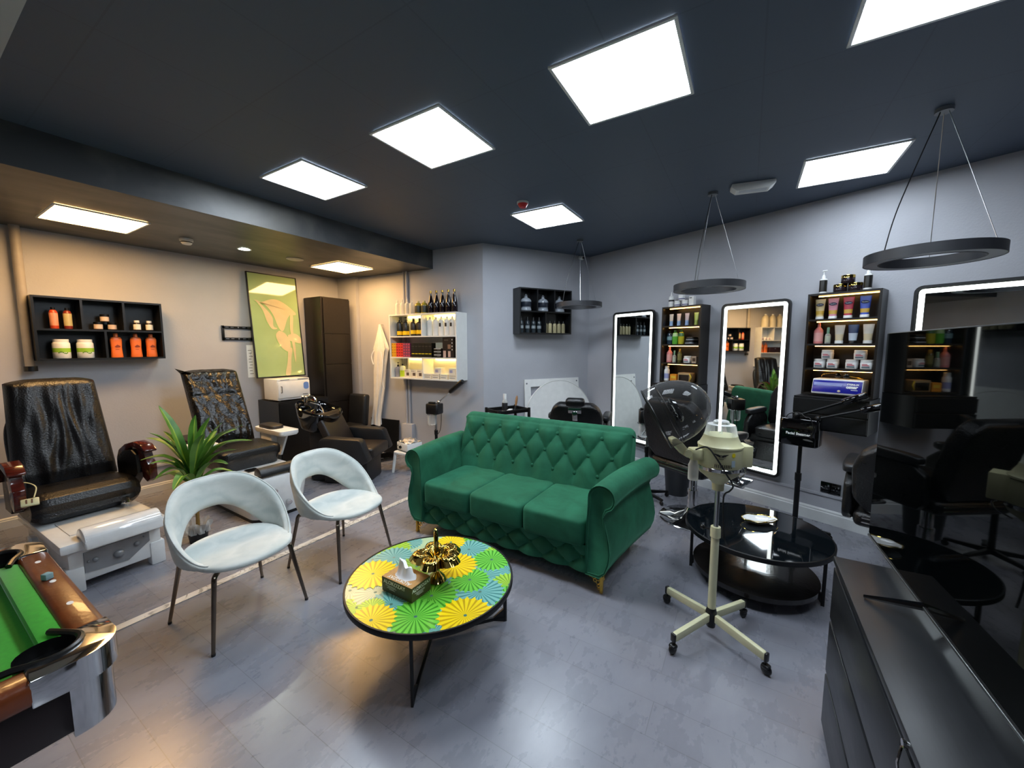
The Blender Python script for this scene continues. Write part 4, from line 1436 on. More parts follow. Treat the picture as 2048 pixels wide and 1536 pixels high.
for z0, z1 in ((0.06, 0.84), (0.85, 1.42), (1.43, 1.88), (1.89, 2.41)):
    q = MB(); q.box((0.012, -0.215, (z0 + z1) / 2), (0.445, 0.018, z1 - z0), 0.001); q.build('door', M['brownblack'], t, smooth=0)

# ---------------------------------------------------------------- pedicure chairs
t = thing('pedicure_chair', 'black leather pedicure chair with mahogany arms on a white spa base', 'pedicure chair', (0.80, 4.55, 0), R(2))
q = MB()
q.box((0, -0.16, 0.19), (0.50, 1.02, 0.26), 0.02)
q.box((0, -0.16, 0.335), (0.575, 1.10, 0.07), 0.018)
for x in (-0.22, 0.22):
    q.box((x, -0.63, 0.09), (0.09, 0.10, 0.18), 0.01)
    q.box((x, 0.30, 0.09), (0.09, 0.10, 0.18), 0.01)
q.box((0, -0.1, 0.08), (0.40, 0.80, 0.08))
bs = q.build('base', M['whitegloss'], t)
q = MB(); q.prism([(-0.175, 0.02), (0.05, 0.005), (0.175, 0.10), (0.175, 0.17), (-0.175, 0.165)], 0.0, 0.006, TR(0.0, -0.672, 0.105) @ FRONT); pn = q.build('front_panel', M['greypanel'], bs)
for x, z, r in ((-0.12, 0.20, 0.016), (-0.155, 0.2, 0.008), (0.10, 0.215, 0.018), (0.145, 0.255, 0.008), (0.0, 0.185, 0.030)):
    q = MB(); q.ball((x, -0.682, z), (r, r * 0.8, r), 8); q.build('knob', M['greypanel'], pn)
q = MB()
q.box((0.0, -0.36, 0.372), (0.40, 0.36, 0.006), 0.002)
q.build('basin', paint('basin_pale_grey', 'd8dad8', 0.15), t)  # flat plate in one even pale grey
q = MB()
n = 14
pr = [(-0.69 + 0.075 * cos(R(a)) * 1.25, 0.36 + 0.085 * sin(R(a))) for a in [180 * i / n for i in range(n + 1)]]
q.prism([(y, z) for y, z in pr] + [(-0.79, 0.31)], -0.20, 0.22, Matrix(((0, 0, 1, 0.02), (1, 0, 0, 0.02), (0, 1, 0, 0), (0, 0, 0, 1))), bev=0.012)
q.build('footrest', M['whitegloss'], t)
q = MB()
q.tube(bez([(0.20, -0.18, 0.37), (0.20, -0.19, 0.44), (0.19, -0.24, 0.45), (0.18, -0.28, 0.42)], 6), 0.014, 10)
q.ball((0.20, -0.17, 0.40), (0.035, 0.03, 0.03), 8)
q.build('tap', M['chrome'], t)
q = MB()
def seat1(u, v):
    x = (u - 0.5) * 0.60
    pth = [(0.34, 0.575), (0.10, 0.60), (-0.10, 0.60), (-0.19, 0.575), (-0.215, 0.525), (-0.19, 0.47), (-0.20, 0.43), (-0.15, 0.385), (0.10, 0.37), (0.34, 0.40)]
    k = v * (len(pth) - 1); i = min(int(k), len(pth) - 2); f = k - i
    f = f * f * (3 - 2 * f) if i in (3, 4, 5, 6) else f
    y, z = pth[i][0] + (pth[i + 1][0] - pth[i][0]) * f, pth[i][1] + (pth[i + 1][1] - pth[i][1]) * f
    e = max(0, (abs(x) - 0.22) / 0.08) ** 2
    return (x, y + 0.04 * e * (1 if y < 0 else 0), z - 0.03 * e * (1 if z > 0.48 else -1))
q.surf(seat1, 30, 54)
for u in (0, 1):
    r_ = [seat1(u, j / 54) for j in range(55)]
    q.faces(r_, [tuple(range(55))])
q.build('seat', M['leather'], t, smooth=60)
# wrinkled back cover
def fold(u, v, amp, k=0):
    g = 0
    for (cu, w_, a, sl) in ((0.50, 0.045, 1.0, 0.10), (0.62, 0.04, 0.9, -0.06), (0.40, 0.05, 0.8, 0.16), (0.74, 0.05, 0.7, 0.02), (0.27, 0.06, 0.8, -0.08), (0.85, 0.05, 0.5, 0.05), (0.15, 0.05, 0.5, 0.06)):
        c = cu + sl * (v - 0.6) + 0.02 * sin(8 * v + cu * 9)
        g += a * math.exp(-((u - c) / w_) ** 2) * (0.35 + 0.65 * sin(PI * min(1, max(0, v * 1.05))))
    g += 0.25 * sin(22 * u + 9 * v) * sin(7 * v)
    return amp * g
def leather_back(H0, y0, H1, y1, w0, w1, th, amp, side=0.06):
    def f(u, v):
        # u around: 0..0.62 front face, rest the back face
        if u <= 0.62:
            uu = u / 0.62
            front = True
        else:
            uu = 1 - (u - 0.62) / 0.38
            front = False
        w_ = w0 + (w1 - w0) * v
        x = (uu - 0.5) * w_
        e = max(0, 1 - (0.5 - abs(uu - 0.5)) / 0.10)
        tp = max(0, (v - 0.92) / 0.08)
        y = y0 + (y1 - y0) * v
        z = H0 + (H1 - H0) * v - 0.03 * tp ** 2 * (2 * uu - 1) ** 4
        d = th * (1 - e ** 2) ** 0.5 * (1 - tp ** 3 * 0.9) * (0.5 + 0.5 * min(1, v * 8))
        if front:
            return (x, y - d * 0.6 - fold(uu, v, amp) * (1 - e) * (1 - tp), z + fold(uu, v, amp) * 0.2)
        return (x, y + d * 0.4, z)
    return f
q = MB()
f = leather_back(0.56, 0.34, 1.425, 0.56, 0.60, 0.51, 0.15, 0.022)
q.surf(f, 120, 50, cu=True)
q.faces([f(i / 120, 1) for i in range(120)], [tuple(range(120))])
q.faces([f(i / 120, 0) for i in range(120)], [tuple(range(120))])
bk = q.build('backrest', M['leather'], t, smooth=70)
for sx in (-1, 1):
    # side lobes of the back cushion
    q = MB()
    q.pillow((sx * 0.185, 0.245, 0.92), (0.20, 0.10, 0.56), 0.7, 12, TR(0, 0.36, 0) @ Matrix.Rotation(R(-14), 4, 'X') @ TR(0, -0.30, -0.05))
    q.build('side_cushion', M['leather'], bk, smooth=70)
for sx in (-1, 1):
    q = MB()
    L_ = (TR(0.275, 0.24, 0) @ RZ(9) @ TR(0.045, -0.24, 0)) if sx > 0 else TR(-0.345, 0, 0)
    pts = [(0.24, 0.70), (0.20, 0.78), (0.10, 0.84), (-0.02, 0.87), (-0.13, 0.85), (-0.19, 0.80), (-0.185, 0.785), (-0.12, 0.815), (-0.02, 0.835), (0.08, 0.80), (0.15, 0.745), (0.19, 0.68)]
    TP = Matrix(((0, 0, 1, 0), (1, 0, 0, 0), (0, 1, 0, 0), (0, 0, 0, 1)))
    q.prism(pts, -0.045, 0.045, L_ @ TP, bev=0.008)
    q.prism([(-0.13, 0.84), (-0.02, 0.85), (-0.05, 0.72), (-0.10, 0.66), (-0.09, 0.56), (-0.15, 0.52), (-0.20, 0.55), (-0.20, 0.68), (-0.15, 0.73)], -0.03, 0.03, L_ @ TP, bev=0.008)
    a = q.build('armrest', M['mahogany'], t, smooth=40)
    q = MB()
    q.prism([(0.22, 0.70), (0.12, 0.78), (0.0, 0.80), (-0.07, 0.76), (-0.08, 0.60), (0.05, 0.46), (0.22, 0.46)], -0.035, 0.035, L_ @ TR(-sx * 0.02, 0, 0) @ TP, bev=0.01)
    q.build('side_panel', M['leather'], a)
t2 = thing('remote_handset', 'cream wired handset hanging on the left arm of the mahogany-armed chair', 'remote', (0.497, 4.285, 0.60), R(-10))
q = MB(RX(-35)); q.box((0, 0, 0), (0.085, 0.022, 0.055), 0.006); hs = q.build('body', M['cream'], t2)
q = MB(RX(-35)); q.box((-0.015, -0.012, 0.004), (0.008, 0.002, 0.03)); q.box((0.01, -0.012, 0.004), (0.008, 0.002, 0.03)); q.build('buttons', paint('brown_buttons', '6a4a38', 0.4), hs, smooth=0)
q = MB(); q.tube(bez([(0.02, 0.0, 0.03), (0.03, 0.06, 0.09), (-0.02, 0.12, 0.12), (-0.07, 0.15, 0.10)], 8), 0.004, 6); q.build('cord', M['cream'], t2)

t = thing('pedicure_chair', 'cracked black pedicure chair with white tray arms behind the pale chairs', 'pedicure chair', (2.02, 4.66, 0), R(-1))
def loft(q, rings):
    n = len(rings[0])
    vs = [p for r in rings for p in r]
    fs = []
    for k in range(len(rings) - 1):
        for i in range(n):
            j = (i + 1) % n
            fs.append((k * n + i, k * n + j, (k + 1) * n + j, (k + 1) * n + i))
    fs += [tuple(range(n - 1, -1, -1)), tuple(range((len(rings) - 1) * n, len(rings) * n))]
    return q.faces(vs, fs)
q = MB()
loft(q, [[(x * s, y * s2 - 0.18, z) for x, y in rrect(0.56, 1.22, 0.10)] for z, s, s2 in ((0.02, 0.86, 0.90), (0.12, 0.90, 0.94), (0.30, 0.98, 0.99), (0.40, 1.0, 1.0), (0.43, 0.97, 0.985))])
bs = q.build('base', M['whitegloss'], t, smooth=50)
q = MB(); loft(q, [[(x * 0.87, y * 0.91 - 0.18, z) for x, y in rrect(0.56, 1.22, 0.10)] for z in (0.0, 0.03)]); q.build('base_trim', M['black'], bs)
q = MB()
for x, z in ((-0.07, 0.30), (0.06, 0.15)):
    q.cyl((x, -0.72, z), (x, -0.775, z - 0.01), 0.022, n=16); q.cyl((x, -0.775, z - 0.01), (x, -0.80, z - 0.015), 0.026, 0.022, n=16)
q.build('taps', M['chrome'], bs)
q = MB(); loft(q, [[(x, y - 0.52, z) for x, y in rrect(0.44 * s, 0.30 * s, 0.06)] for z, s in ((0.431, 1.0), (0.434, 0.98), (0.4335, 0.90))]); q.build('basin', paint('basin_inside', 'cfd6da', 0.1), t)
q = MB(); q.box((-0.10, -0.40, 0.441), (0.10, 0.09, 0.018), 0.004); q.build('control_pad', M['blackgloss'], t)
q = MB()
q.prism([(0.07 * cos(R(a)), 0.07 * sin(R(a))) for a in range(-10, 191, 15)], -0.20, 0.24, TR(0.02, -0.70, 0.46) @ Matrix(((0, 0, 1, 0), (1, 0, 0, 0), (0, 1, 0, 0), (0, 0, 0, 1))), bev=0.006)
q.box((0.10, -0.772, 0.43), (0.05, 0.012, 0.09), 0.005)
q.build('footrest', M['vinyl_grey'], t)
q = MB(); loft(q, [[(x - 0.02, y - 0.02, z) for x, y in rrect(0.60 * s, 0.56 * s, 0.09)] for z, s in ((0.43, 0.90), (0.52, 0.95), (0.53, 0.985), (0.575, 1.0), (0.585, 0.985), (0.60, 0.99), (0.625, 0.95), (0.635, 0.8))]); q.build('seat', M['leather'], t, smooth=50)
def fold2(u, v, amp, k=0):
    return amp * (0.5 * sin(9 * u + 14 * v) * sin(5 * v + 2 * u) + 0.4 * math.exp(-((v - 0.66) / 0.02) ** 2) * -1.6 + 0.4 * math.exp(-((v - 0.86) / 0.02) ** 2) * -1.3 + 0.35 * sin(31 * u + 6 * v) * sin(17 * v) + 0.3 * sin(50 * u * (1 - 0.3 * v)) * max(0, sin(9 * v)))
fold = fold2
q = MB()
f = leather_back(0.60, 0.34, 1.43, 0.72, 0.54, 0.54, 0.15, 0.016)
q.surf(f, 110, 60, cu=True)
q.faces([f(i / 110, 1) for i in range(110)], [tuple(range(110))])
q.faces([f(i / 110, 0) for i in range(110)], [tuple(range(110))])
q.faces([(-0.26, 0.70, 1.43), (-0.33, 0.66, 1.455), (-0.20, 0.62, 1.40), (-0.24, 0.72, 1.36)], [(0, 1, 2), (0, 3, 1), (1, 3, 2)])
q.build('backrest', M['leather_cracked'], t, smooth=70)
for sx in (-1, 1):
    q = MB()
    TT = TR(sx * 0.40, 0, 0)
    q.T = TT
    loft(q, [[(x, y + 0.08, z) for x, y in rrect(0.22 * s, 0.62 * s2, 0.05)] for z, s, s2 in ((0.68, 0.92, 0.96), (0.70, 1.0, 1.0), (0.735, 1.0, 1.0), (0.738, 0.94, 0.98), (0.728, 0.88, 0.95))])
    q.box((-sx * 0.02, 0.20, 0.55), (0.10, 0.26, 0.28), 0.02)
    q.prism([(-0.16, 0.69), (0.06, 0.69), (0.06, 0.42), (0.0, 0.42)], -0.012, 0.012, Matrix(((0, 0, 1, 0), (1, 0, 0, 0), (0, 1, 0, 0), (0, 0, 0, 1))))
    a = q.build('armrest_tray', M['white'], t)
    q = MB(TT); q.pillow((0.0, 0.20, 0.742), (0.17, 0.34, 0.07), 0.55, 10); q.build('arm_pad', M['vinyl'], a, smooth=60)

# ---------------------------------------------------------------- plant
def leafmat():
    m, nt, b = newmat('plant_leaf')
    N, L = nt.nodes, nt.links
    tc = N.new('ShaderNodeTexCoord')
    nz = N.new('ShaderNodeTexNoise'); nz.inputs['Scale'].default_value = 6
    L.new(tc.outputs['Object'], nz.inputs[0])
    rp = N.new('ShaderNodeValToRGB')
    rp.color_ramp.elements[0].position = 0.35; rp.color_ramp.elements[1].position = 0.7
    rp.color_ramp.elements[0].color = (0.045, 0.16, 0.018, 1); rp.color_ramp.elements[1].color = (0.13, 0.30, 0.045, 1)
    L.new(nz.outputs['Fac'], rp.inputs[0]); L.new(rp.outputs[0], b.inputs['Base Color'])
    b.inputs['Roughness'].default_value = 0.35
    return m
M['leaf'] = leafmat()
M['leafstripe'] = mat('leaf_stripe', '8fb040', 0.38, var=0.15)
t = thing('potted_plant', 'green corn plant in a small pot wrapped in clear film', 'plant', (1.355, 4.026, 0))
q = MB(); q.lathe([(0, 0), (0.062, 0), (0.075, 0.10), (0, 0.10)], 24); q.build('pot', M['black'], t)
q = MB(); q.lathe([(0, 0.1005), (0.07, 0.1005), (0.066, 0.115), (0, 0.118)], 20); q.build('soil', M['soil'], t)
q = MB()
def wrap(u, v):
    a = 2 * PI * u
    r = 0.079 + 0.018 * v + 0.008 * sin(7 * a + 5 * v) + 0.005 * sin(17 * a)
    return (r * cos(a), r * sin(a), 0.085 + 0.095 * v + 0.012 * sin(5 * a) * v)
q.surf(wrap, 60, 6, cu=True); q.build('film_wrap', M['clearbottle'], t, smooth=60)
q = MB(); q.tube(bez([(0, 0, 0.10), (0.004, -0.004, 0.30), (0.0, 0.0, 0.52), (0.0, 0.004, 0.66)], 8), [0.014] * 16 + [0.012] * 9, 10); q.build('stem', paint('plant_stem', '8a6a32', 0.7), t)
rnd = random.Random(11)
LV = [((-0.13, 0.21, 1.20), 0.5), ((-0.20, 0.33, 0.92), 0.6), ((0.235, -0.385, 1.03), 0.62), ((0.275, -0.45, 0.90), 0.62), ((-0.19, 0.29, 0.55), 0.5), ((0.16, -0.26, 0.69), 0.5),
      ((0.03, -0.046, 1.118), 0.6), ((0.095, -0.15, 1.10), 0.6), ((-0.12, 0.19, 0.98), 0.55), ((0.20, -0.33, 0.82), 0.56), ((-0.15, 0.24, 0.70), 0.5)]
for k in range(15):
    a = rnd.uniform(0, 2 * PI)
    rr = rnd.uniform(0.12, 0.36)
    LV.append(((rr * cos(a), rr * sin(a), rnd.uniform(0.62, 1.12) - 0.3 * rr), rnd.uniform(0.45, 0.68)))
for tip, b0 in LV:
    tip = Vector(tip)
    base = Vector((rnd.uniform(-0.008, 0.008), rnd.uniform(-0.008, 0.008), b0))
    mid = base.lerp(tip, 0.5) + Vector((0, 0, 0.07 + 0.03 * rnd.random()))
    cv = bez([base, mid, tip], 8)
    dh = Vector((tip.x - base.x, tip.y - base.y, 0))
    if dh.length < 1e-4:
        dh = Vector((1, 0, 0))
    sd = dh.normalized().cross(Vector((0, 0, 1)))
    q = MB()
    n = len(cv)
    wmax = rnd.uniform(0.036, 0.050)
    vs = []
    for i, p in enumerate(cv):
        s_ = i / (n - 1)
        w_ = wmax * (0.30 + 0.70 * min(1, s_ / 0.35)) * (1 - max(0, (s_ - 0.45) / 0.55) ** 1.8) + 0.0008
        tn = (cv[min(i + 1, n - 1)] - cv[max(i - 1, 0)]).normalized()
        up = sd.cross(tn).normalized()
        tw = rnd.uniform(-0.002, 0.002)
        for j in (-1, -0.13, 0, 0.13, 1):
            vs.append(p + sd * (w_ * j) + up * (0.35 * w_ * abs(j) + tw))
    for i in range(n - 1):
        for j in range(4):
            q.m = 1 if j in (1, 2) else 0
            k0 = i * 5 + j
            q.faces([vs[k0], vs[k0 + 1], vs[k0 + 6], vs[k0 + 5]], [(0, 1, 2, 3)])
    bmesh.ops.remove_doubles(q.b, verts=q.b.verts[:], dist=1e-6)
    q.build('leaf', [M['leaf'], M['leafstripe']], t, smooth=60)

# ---------------------------------------------------------------- wash station
t = thing('backwash_chair', 'black salon wash chair with a glossy black basin and tap', 'wash chair', (3.13, 4.22, 0), R(27))
q = MB(); q.box((0, 0.05, 0.16), (0.44, 0.56, 0.32), 0.03); q.box((0, 0.42, 0.42), (0.30, 0.26, 0.84), 0.04); q.build('pedestal', M['vinyl_grey'], t)
q = MB(); q.box((0, -0.04, 0.39), (0.50, 0.56, 0.14), 0.035, seg=3); q.build('seat', M['vinyl'], t)
q = MB(); q.box((0, 0.28, 0.64), (0.50, 0.10, 0.48), 0.03, RX(-26), 3); q.build('backrest', M['vinyl'], t)
for sx in (-1, 1):
    q = MB()
    q.prism([(-0.33, 0.34), (-0.24, 0.58), (-0.20, 0.60), (0.22, 0.62), (0.28, 0.58), (0.28, 0.28), (-0.22, 0.28)], -0.07, 0.07, TR(sx * 0.33, 0, 0) @ Matrix(((0, 0, 1, 0), (1, 0, 0, 0), (0, 1, 0, 0), (0, 0, 0, 1))), bev=0.025)
    q.build('armrest', M['vinyl_grey'], t)
BTL = TR(-0.02, 0.46, 0.90) @ RX(16)
q = MB(BTL)
def bas(u, v):
    a = 2 * PI * u
    c, s_ = cos(a), sin(a)
    ex = lambda x, p: math.copysign(abs(x) ** p, x)
    rx, ry = 0.30 * ex(c, 0.75), 0.24 * ex(s_, 0.75)
    notch = math.exp(-((a - 1.5 * PI) / 0.42) ** 2)
    P = [(0.30, -0.30), (0.62, -0.25), (0.88, -0.10), (1.0, 0.0), (0.97, 0.015), (0.90, 0.0), (0.74, -0.10), (0.40, -0.155), (0.0, -0.16)]
    k = v * (len(P) - 1); i = min(int(k), len(P) - 2); f_ = k - i
    r = P[i][0] + (P[i + 1][0] - P[i][0]) * f_
    z = P[i][1] + (P[i + 1][1] - P[i][1]) * f_
    z += 0.045 * (s_ > 0) * s_ * max(0, r - 0.5) * 2 - 0.05 * notch * max(0, r - 0.55) / 0.45
    return (rx * r, ry * r, z)
q.surf(bas, 72, 40, cu=True)
bb = q.build('basin', M['blackgloss'], t, smooth=60)
q = MB(BTL)
q.cyl((0, 0.20, 0.03), (0, 0.20, 0.09), 0.02, n=14); q.tube(bez([(0, 0.20, 0.08), (0, 0.16, 0.13), (0, 0.10, 0.12), (0, 0.07, 0.08)], 6), 0.012, 10)
q.tube([(-0.06, 0.21, 0.11), (0.06, 0.21, 0.11)], 0.012, 10); q.ball((-0.07, 0.21, 0.11), 0.018, 8); q.ball((0.07, 0.21, 0.11), 0.018, 8)
q.build('tap', M['chrome'], t)
q = MB(BTL)
q.tube(bez([(0.05, 0.17, 0.03), (0.14, 0.08, 0.0), (0.08, -0.02, -0.06), (0.02, -0.06, -0.10)], 8), 0.008, 8)
q.build('hose', M['steel'], t)
t = thing('salon_chair', 'black padded salon chair partly hidden behind the wash basin', 'chair', PC(0.62, 0.46), AC)
q = MB(); q.box((0, 0.0, 0.42), (0.36, 0.40, 0.16), 0.04, seg=3); q.build('seat', M['vinyl_grey'], t)
q = MB(); q.box((0.0, 0.20, 0.70), (0.36, 0.12, 0.50), 0.04, RX(-6), 3); q.build('backrest', M['vinyl_grey'], t)
q = MB(); q.cyl((0, 0, 0.03), (0, 0, 0.36), 0.03, n=16); q.lathe([(0, 0), (0.22, 0), (0.22, 0.015), (0.05, 0.04), (0, 0.04)], 32); q.build('pedestal', M['chrome'], t)
t = thing('floor_board', 'black flat board standing on edge against the corner wall', 'board', PC(0.88, 0.06), AC)
q = MB(RX(-4)); q.box((0.05, 0, 0.272), (0.60, 0.02, 0.54), 0.002); q.build('panel', M['blackwood'], t, smooth=0)
q = MB(RX(-4)); q.box((0.05, 0.0, 0.002), (0.58, 0.016, 0.004)); q.build('edge_strip', M['black'], t, smooth=0)
t = thing('body_scale', 'flat black scale lying on the floor by the corner wall', 'scale', (3.90, 4.63, 0), R(-25))
q = MB(); q.box((0, 0, 0.028), (0.30, 0.30, 0.045), 0.008)
q.build('platform', M['blackgloss'], t)
q = MB()
for x in (-0.12, 0.12):
    for y in (-0.12, 0.12):
        q.cyl((x, y, 0), (x, y, 0.008), 0.014, n=10)
q.build('feet', M['black'], t)

# white robe on a hook
M['cotton'] = mat('white_cotton', 'e6e2da', 0.85, var=0.05)
M['foil'] = mat('crumpled_foil', 'c8c8c8', 0.22, metal=0.8, var=0.1, bump=0.6, bscale=60)
t = thing('robe', 'white robe hanging from a hook beside the white shelf', 'robe', PC(0.93, 0, 2.03), AC)
q = MB(); q.cyl((0, 0, 0), (0, -0.05, 0.0), 0.006, n=8); q.ball((0, -0.055, 0.004), 0.011, 8); q.build('hook', M['steel'], t)
def robe(u, v):
    # v: 0 top .. 1 hem; u: 0..1 round the bundle
    a = 2 * PI * u
    z = 0.005 - 1.60 * v
    K = [(0, 0.012, 0.0), (0.10, 0.07, 0.005), (0.24, 0.145, 0.01), (0.255, 0.125, 0.005), (0.40, 0.115, -0.02), (0.60, 0.10, -0.05), (0.80, 0.085, -0.10), (0.92, 0.085, -0.14), (1.0, 0.10, -0.155)]
    for i in range(len(K) - 1):
        if K[i][0] <= v <= K[i + 1][0]:
            f_ = (v - K[i][0]) / (K[i + 1][0] - K[i][0])
            w_ = K[i][1] + (K[i + 1][1] - K[i][1]) * f_
            c = K[i][2] + (K[i + 1][2] - K[i][2]) * f_
            break
    wob = 1 + 0.14 * sin(7 * a + 4 * v) * min(1, v * 4) + 0.07 * sin(13 * a - 3 * v)
    d = 0.022 + 0.028 * min(1, v * 4)
    return (c + w_ * cos(a) * wob, -0.062 + d * sin(a) * wob, z + 0.01 * sin(3 * a) * v)
q = MB(); q.surf(robe, 64, 60, cu=True)
q.build('cloth', M['cotton'] if 'cotton' in M else M['tissue'], t, smooth=70)
q = MB(); q.tube(bez([(0.05, -0.11, -0.42), (0.09, -0.115, -0.62), (0.06, -0.115, -0.85), (0.10, -0.11, -1.0)], 8), 0.006, 6); q.tube(bez([(-0.10, -0.11, -0.40), (-0.15, -0.115, -0.5), (-0.12, -0.11, -0.62)], 6), 0.008, 6); q.build('tie', M['tissue'], t)

# ---------------------------------------------------------------- facial steamers
def steamer(label, loc, rz, hz, arms, jar=True, text=False, htop=0.14, w_=0.20, lr=0.26):
    t = thing('facial_steamer', label, 'facial steamer', loc, rz, 'black facial steamers')
    for k in range(5):
        a = 72 * k + 20
        q = MB(RZ(a)); q.prism([(0.02, 0.05), (0.02, 0.09), (lr, 0.068), (lr, 0.05)], -0.016, 0.016, FRONT, bev=0.004)
        lg = q.build('leg', M['blackmetal'], t)
        q = MB(RZ(a)); q.ball((lr - 0.01, 0, 0.0255), (0.0255, 0.016, 0.0255), 8); q.cyl((lr - 0.01, 0, 0.03), (lr - 0.01, 0, 0.058), 0.008, n=8); q.build('caster', M['black'], lg)
    q = MB(); q.cyl((0, 0, 0.05), (0, 0, hz * 0.62), 0.021, n=16); q.cyl((0, 0, hz * 0.60), (0, 0, hz * 0.68), 0.026, n=16); q.build('lower_pole', M['blackmetal'], t)
    q = MB(); q.cyl((0, 0, hz * 0.62), (0, 0, hz + 0.02), 0.016, n=16); q.build('upper_pole', M['blackmetal'] if text else M['steel'], t)
    q = MB()
    loft(q, [[(x, y - 0.03, hz + z) for x, y in rrect(w_ * s, 0.17 * s, 0.03)] for z, s in ((0, 0.94), (0.01, 1.0), (htop - 0.01, 1.0), (htop, 0.95))])
    hd = q.build('head', M['blackgloss'] if text else M['black'], t)
    if text:
        q = MB(); q.text('Facial Steamer', 0.030, TR(0.0, -0.1163, hz + htop * 0.45) @ FRONT, ext=0.0006, bold=0.0008); q.build('lettering', M['lettering'], hd, smooth=0)
        q = MB(); q.box((w_ / 2 + 0.001, -0.10, hz + htop * 0.35), (0.003, 0.005, htop * 0.6)); q.build('trim_strip', M['steel'], hd)
    else:
        q = MB(); q.box((-0.04, -0.03, hz + htop + 0.010), (0.09, 0.05, 0.02), 0.004); q.build('top_handle', M['black'], hd)
    if jar:
        q = MB(); q.lathe([(0.055, hz - 0.01), (0.06, hz - 0.03), (0.06, hz - 0.14), (0.05, hz - 0.16), (0, hz - 0.162)], 24, (-0.035, -0.04, 0)); q.build('water_jar', M['clear'], hd)
        q = MB(); q.lathe([(0.085, hz - 0.004), (0.092, hz - 0.004), (0.092, hz - 0.010), (0.085, hz - 0.010), (0.085, hz - 0.004)], 28, (-0.02, -0.03, 0)); q.build('guard_ring', M['chrome'], hd)
        q = MB(); q.tube(bez([(0.06, 0.02, hz + 0.1), (0.09, 0.0, hz - 0.03), (0.085, -0.02, hz - 0.22), (0.03, -0.03, hz - 0.30), (0.01, -0.03, hz - 0.22)], 8), 0.004, 6); q.build('power_cord', M['cable'], t)
    for (p0, p1, nl, nr, mm) in arms:
        q = MB()
        p0, p1 = Vector(p0), Vector(p1)
        d = (p1 - p0).normalized()
        q.ball(p0, 0.024, 8); q.cyl(p0, p1 - d * (nl * 0.9), 0.011, n=12)
        a = q.build('arm', M[mm], t)
        q = MB()
        zq = d.to_track_quat('Z', 'Y').to_matrix().to_4x4()
        q.T = Matrix.Translation(p1 - d * nl) @ zq
        loft(q, [[(x, y, z) for x, y in rrect(nr * 2 * s, nr * 1.6 * s, nr * 0.6)] for z, s in ((0, 0.7), (0.02, 1.0), (nl - 0.015, 1.08), (nl, 0.9))])
        q.build('nozzle', M['blackgloss'] if text else M['black'], a)
    return t
steamer('black facial steamer beside the wax heater, raised nozzle under the white shelf', PC(2.13, 0.24), AC + R(4), 0.76, [((0.075, -0.03, 0.925), (0.48, -0.06, 1.235), 0.27, 0.034, 'chrome')], lr=0.17)
steamer('black facial steamer between the sofa and the hood dryer dome', (4.40, 0.905, 0), R(-75), 0.862, [((0.03, -0.02, 1.02), (0.20, 0.22, 1.10), 0.16, 0.034, 'chrome')])
st3 = steamer('black facial steamer lettered on its head, behind the low glass table', (4.22, -0.445, 0), R(-108), 0.835,
              [((-0.04, 0.0, 1.085), (0.40, 0.10, 1.30), 0.17, 0.034, 'blackmetal'), ((0.12, -0.06, 1.085), (0.53, 0.05, 1.235), 0.17, 0.034, 'blackmetal')], jar=False, text=True, htop=0.235, w_=0.29)
q = MB(); q.tube(bez([(-0.08, -0.11, 0.98), (-0.09, -0.10, 1.09), (-0.02, -0.05, 1.12), (0.04, -0.09, 1.09), (0.08, -0.12, 1.085), (0.11, -0.125, 1.0), (0.09, -0.122, 0.92)], 8), 0.004, 6); q.build('power_cord', M['cable'], st3)

# ---------------------------------------------------------------- wax heater on a stool
px, py = PC(1.96, 0.60)[:2]
t = thing('stool', 'small white plastic stool beside the sofa arm', 'stool', (px, py, 0), AC)
q = MB(); loft(q, [[(x, y, z) for x, y in rrect(0.34 * s, 0.30 * s, 0.05)] for z, s in ((0.265, 1.0), (0.285, 1.0), (0.292, 0.95))]); q.build('seat', M['white'], t)
for sx in (-1, 1):
    for sy in (-1, 1):
        q = MB(); q.tube([(sx * 0.14, sy * 0.12, 0.27), (sx * 0.17, sy * 0.145, 0.0)], [0.022, 0.018], 10); q.build('leg', M['white'], t)
t = thing('wax_heater', 'white wax heater with black dial and crumpled foil, on the white stool', 'wax heater', (px, py, 0.293), AC + R(-16))
q = MB(); q.box((0, 0, 0.010), (0.25, 0.22, 0.018), 0.004); q.build('foot_plate', M['grey'], t)
q = MB(); q.box((0, 0, 0.068), (0.26, 0.23, 0.10), 0.008); q.build('body', M['white'], t)
q = MB(); q.cyl((-0.03, -0.115, 0.06), (-0.03, -0.132, 0.06), 0.021, n=18); q.box((-0.10, -0.116, 0.07), (0.014, 0.004, 0.022)); q.build('dial', M['black'], t)
q = MB()
def foil(u, v):
    x, y = (u - 0.5) * 0.25, (v - 0.5) * 0.22
    r = math.hypot(x, y) / 0.13
    return (x, y, 0.122 + 0.045 * max(0, 1 - r ** 2) + 0.010 * sin(60 * x + 9) * sin(70 * y))
q.surf(foil, 24, 24); q.build('foil', M['foil'] if 'foil' in M else mat('crumpled_foil', 'c8c8c8', 0.22, metal=0.8, var=0.1, bump=0.6, bscale=60), t, smooth=20)

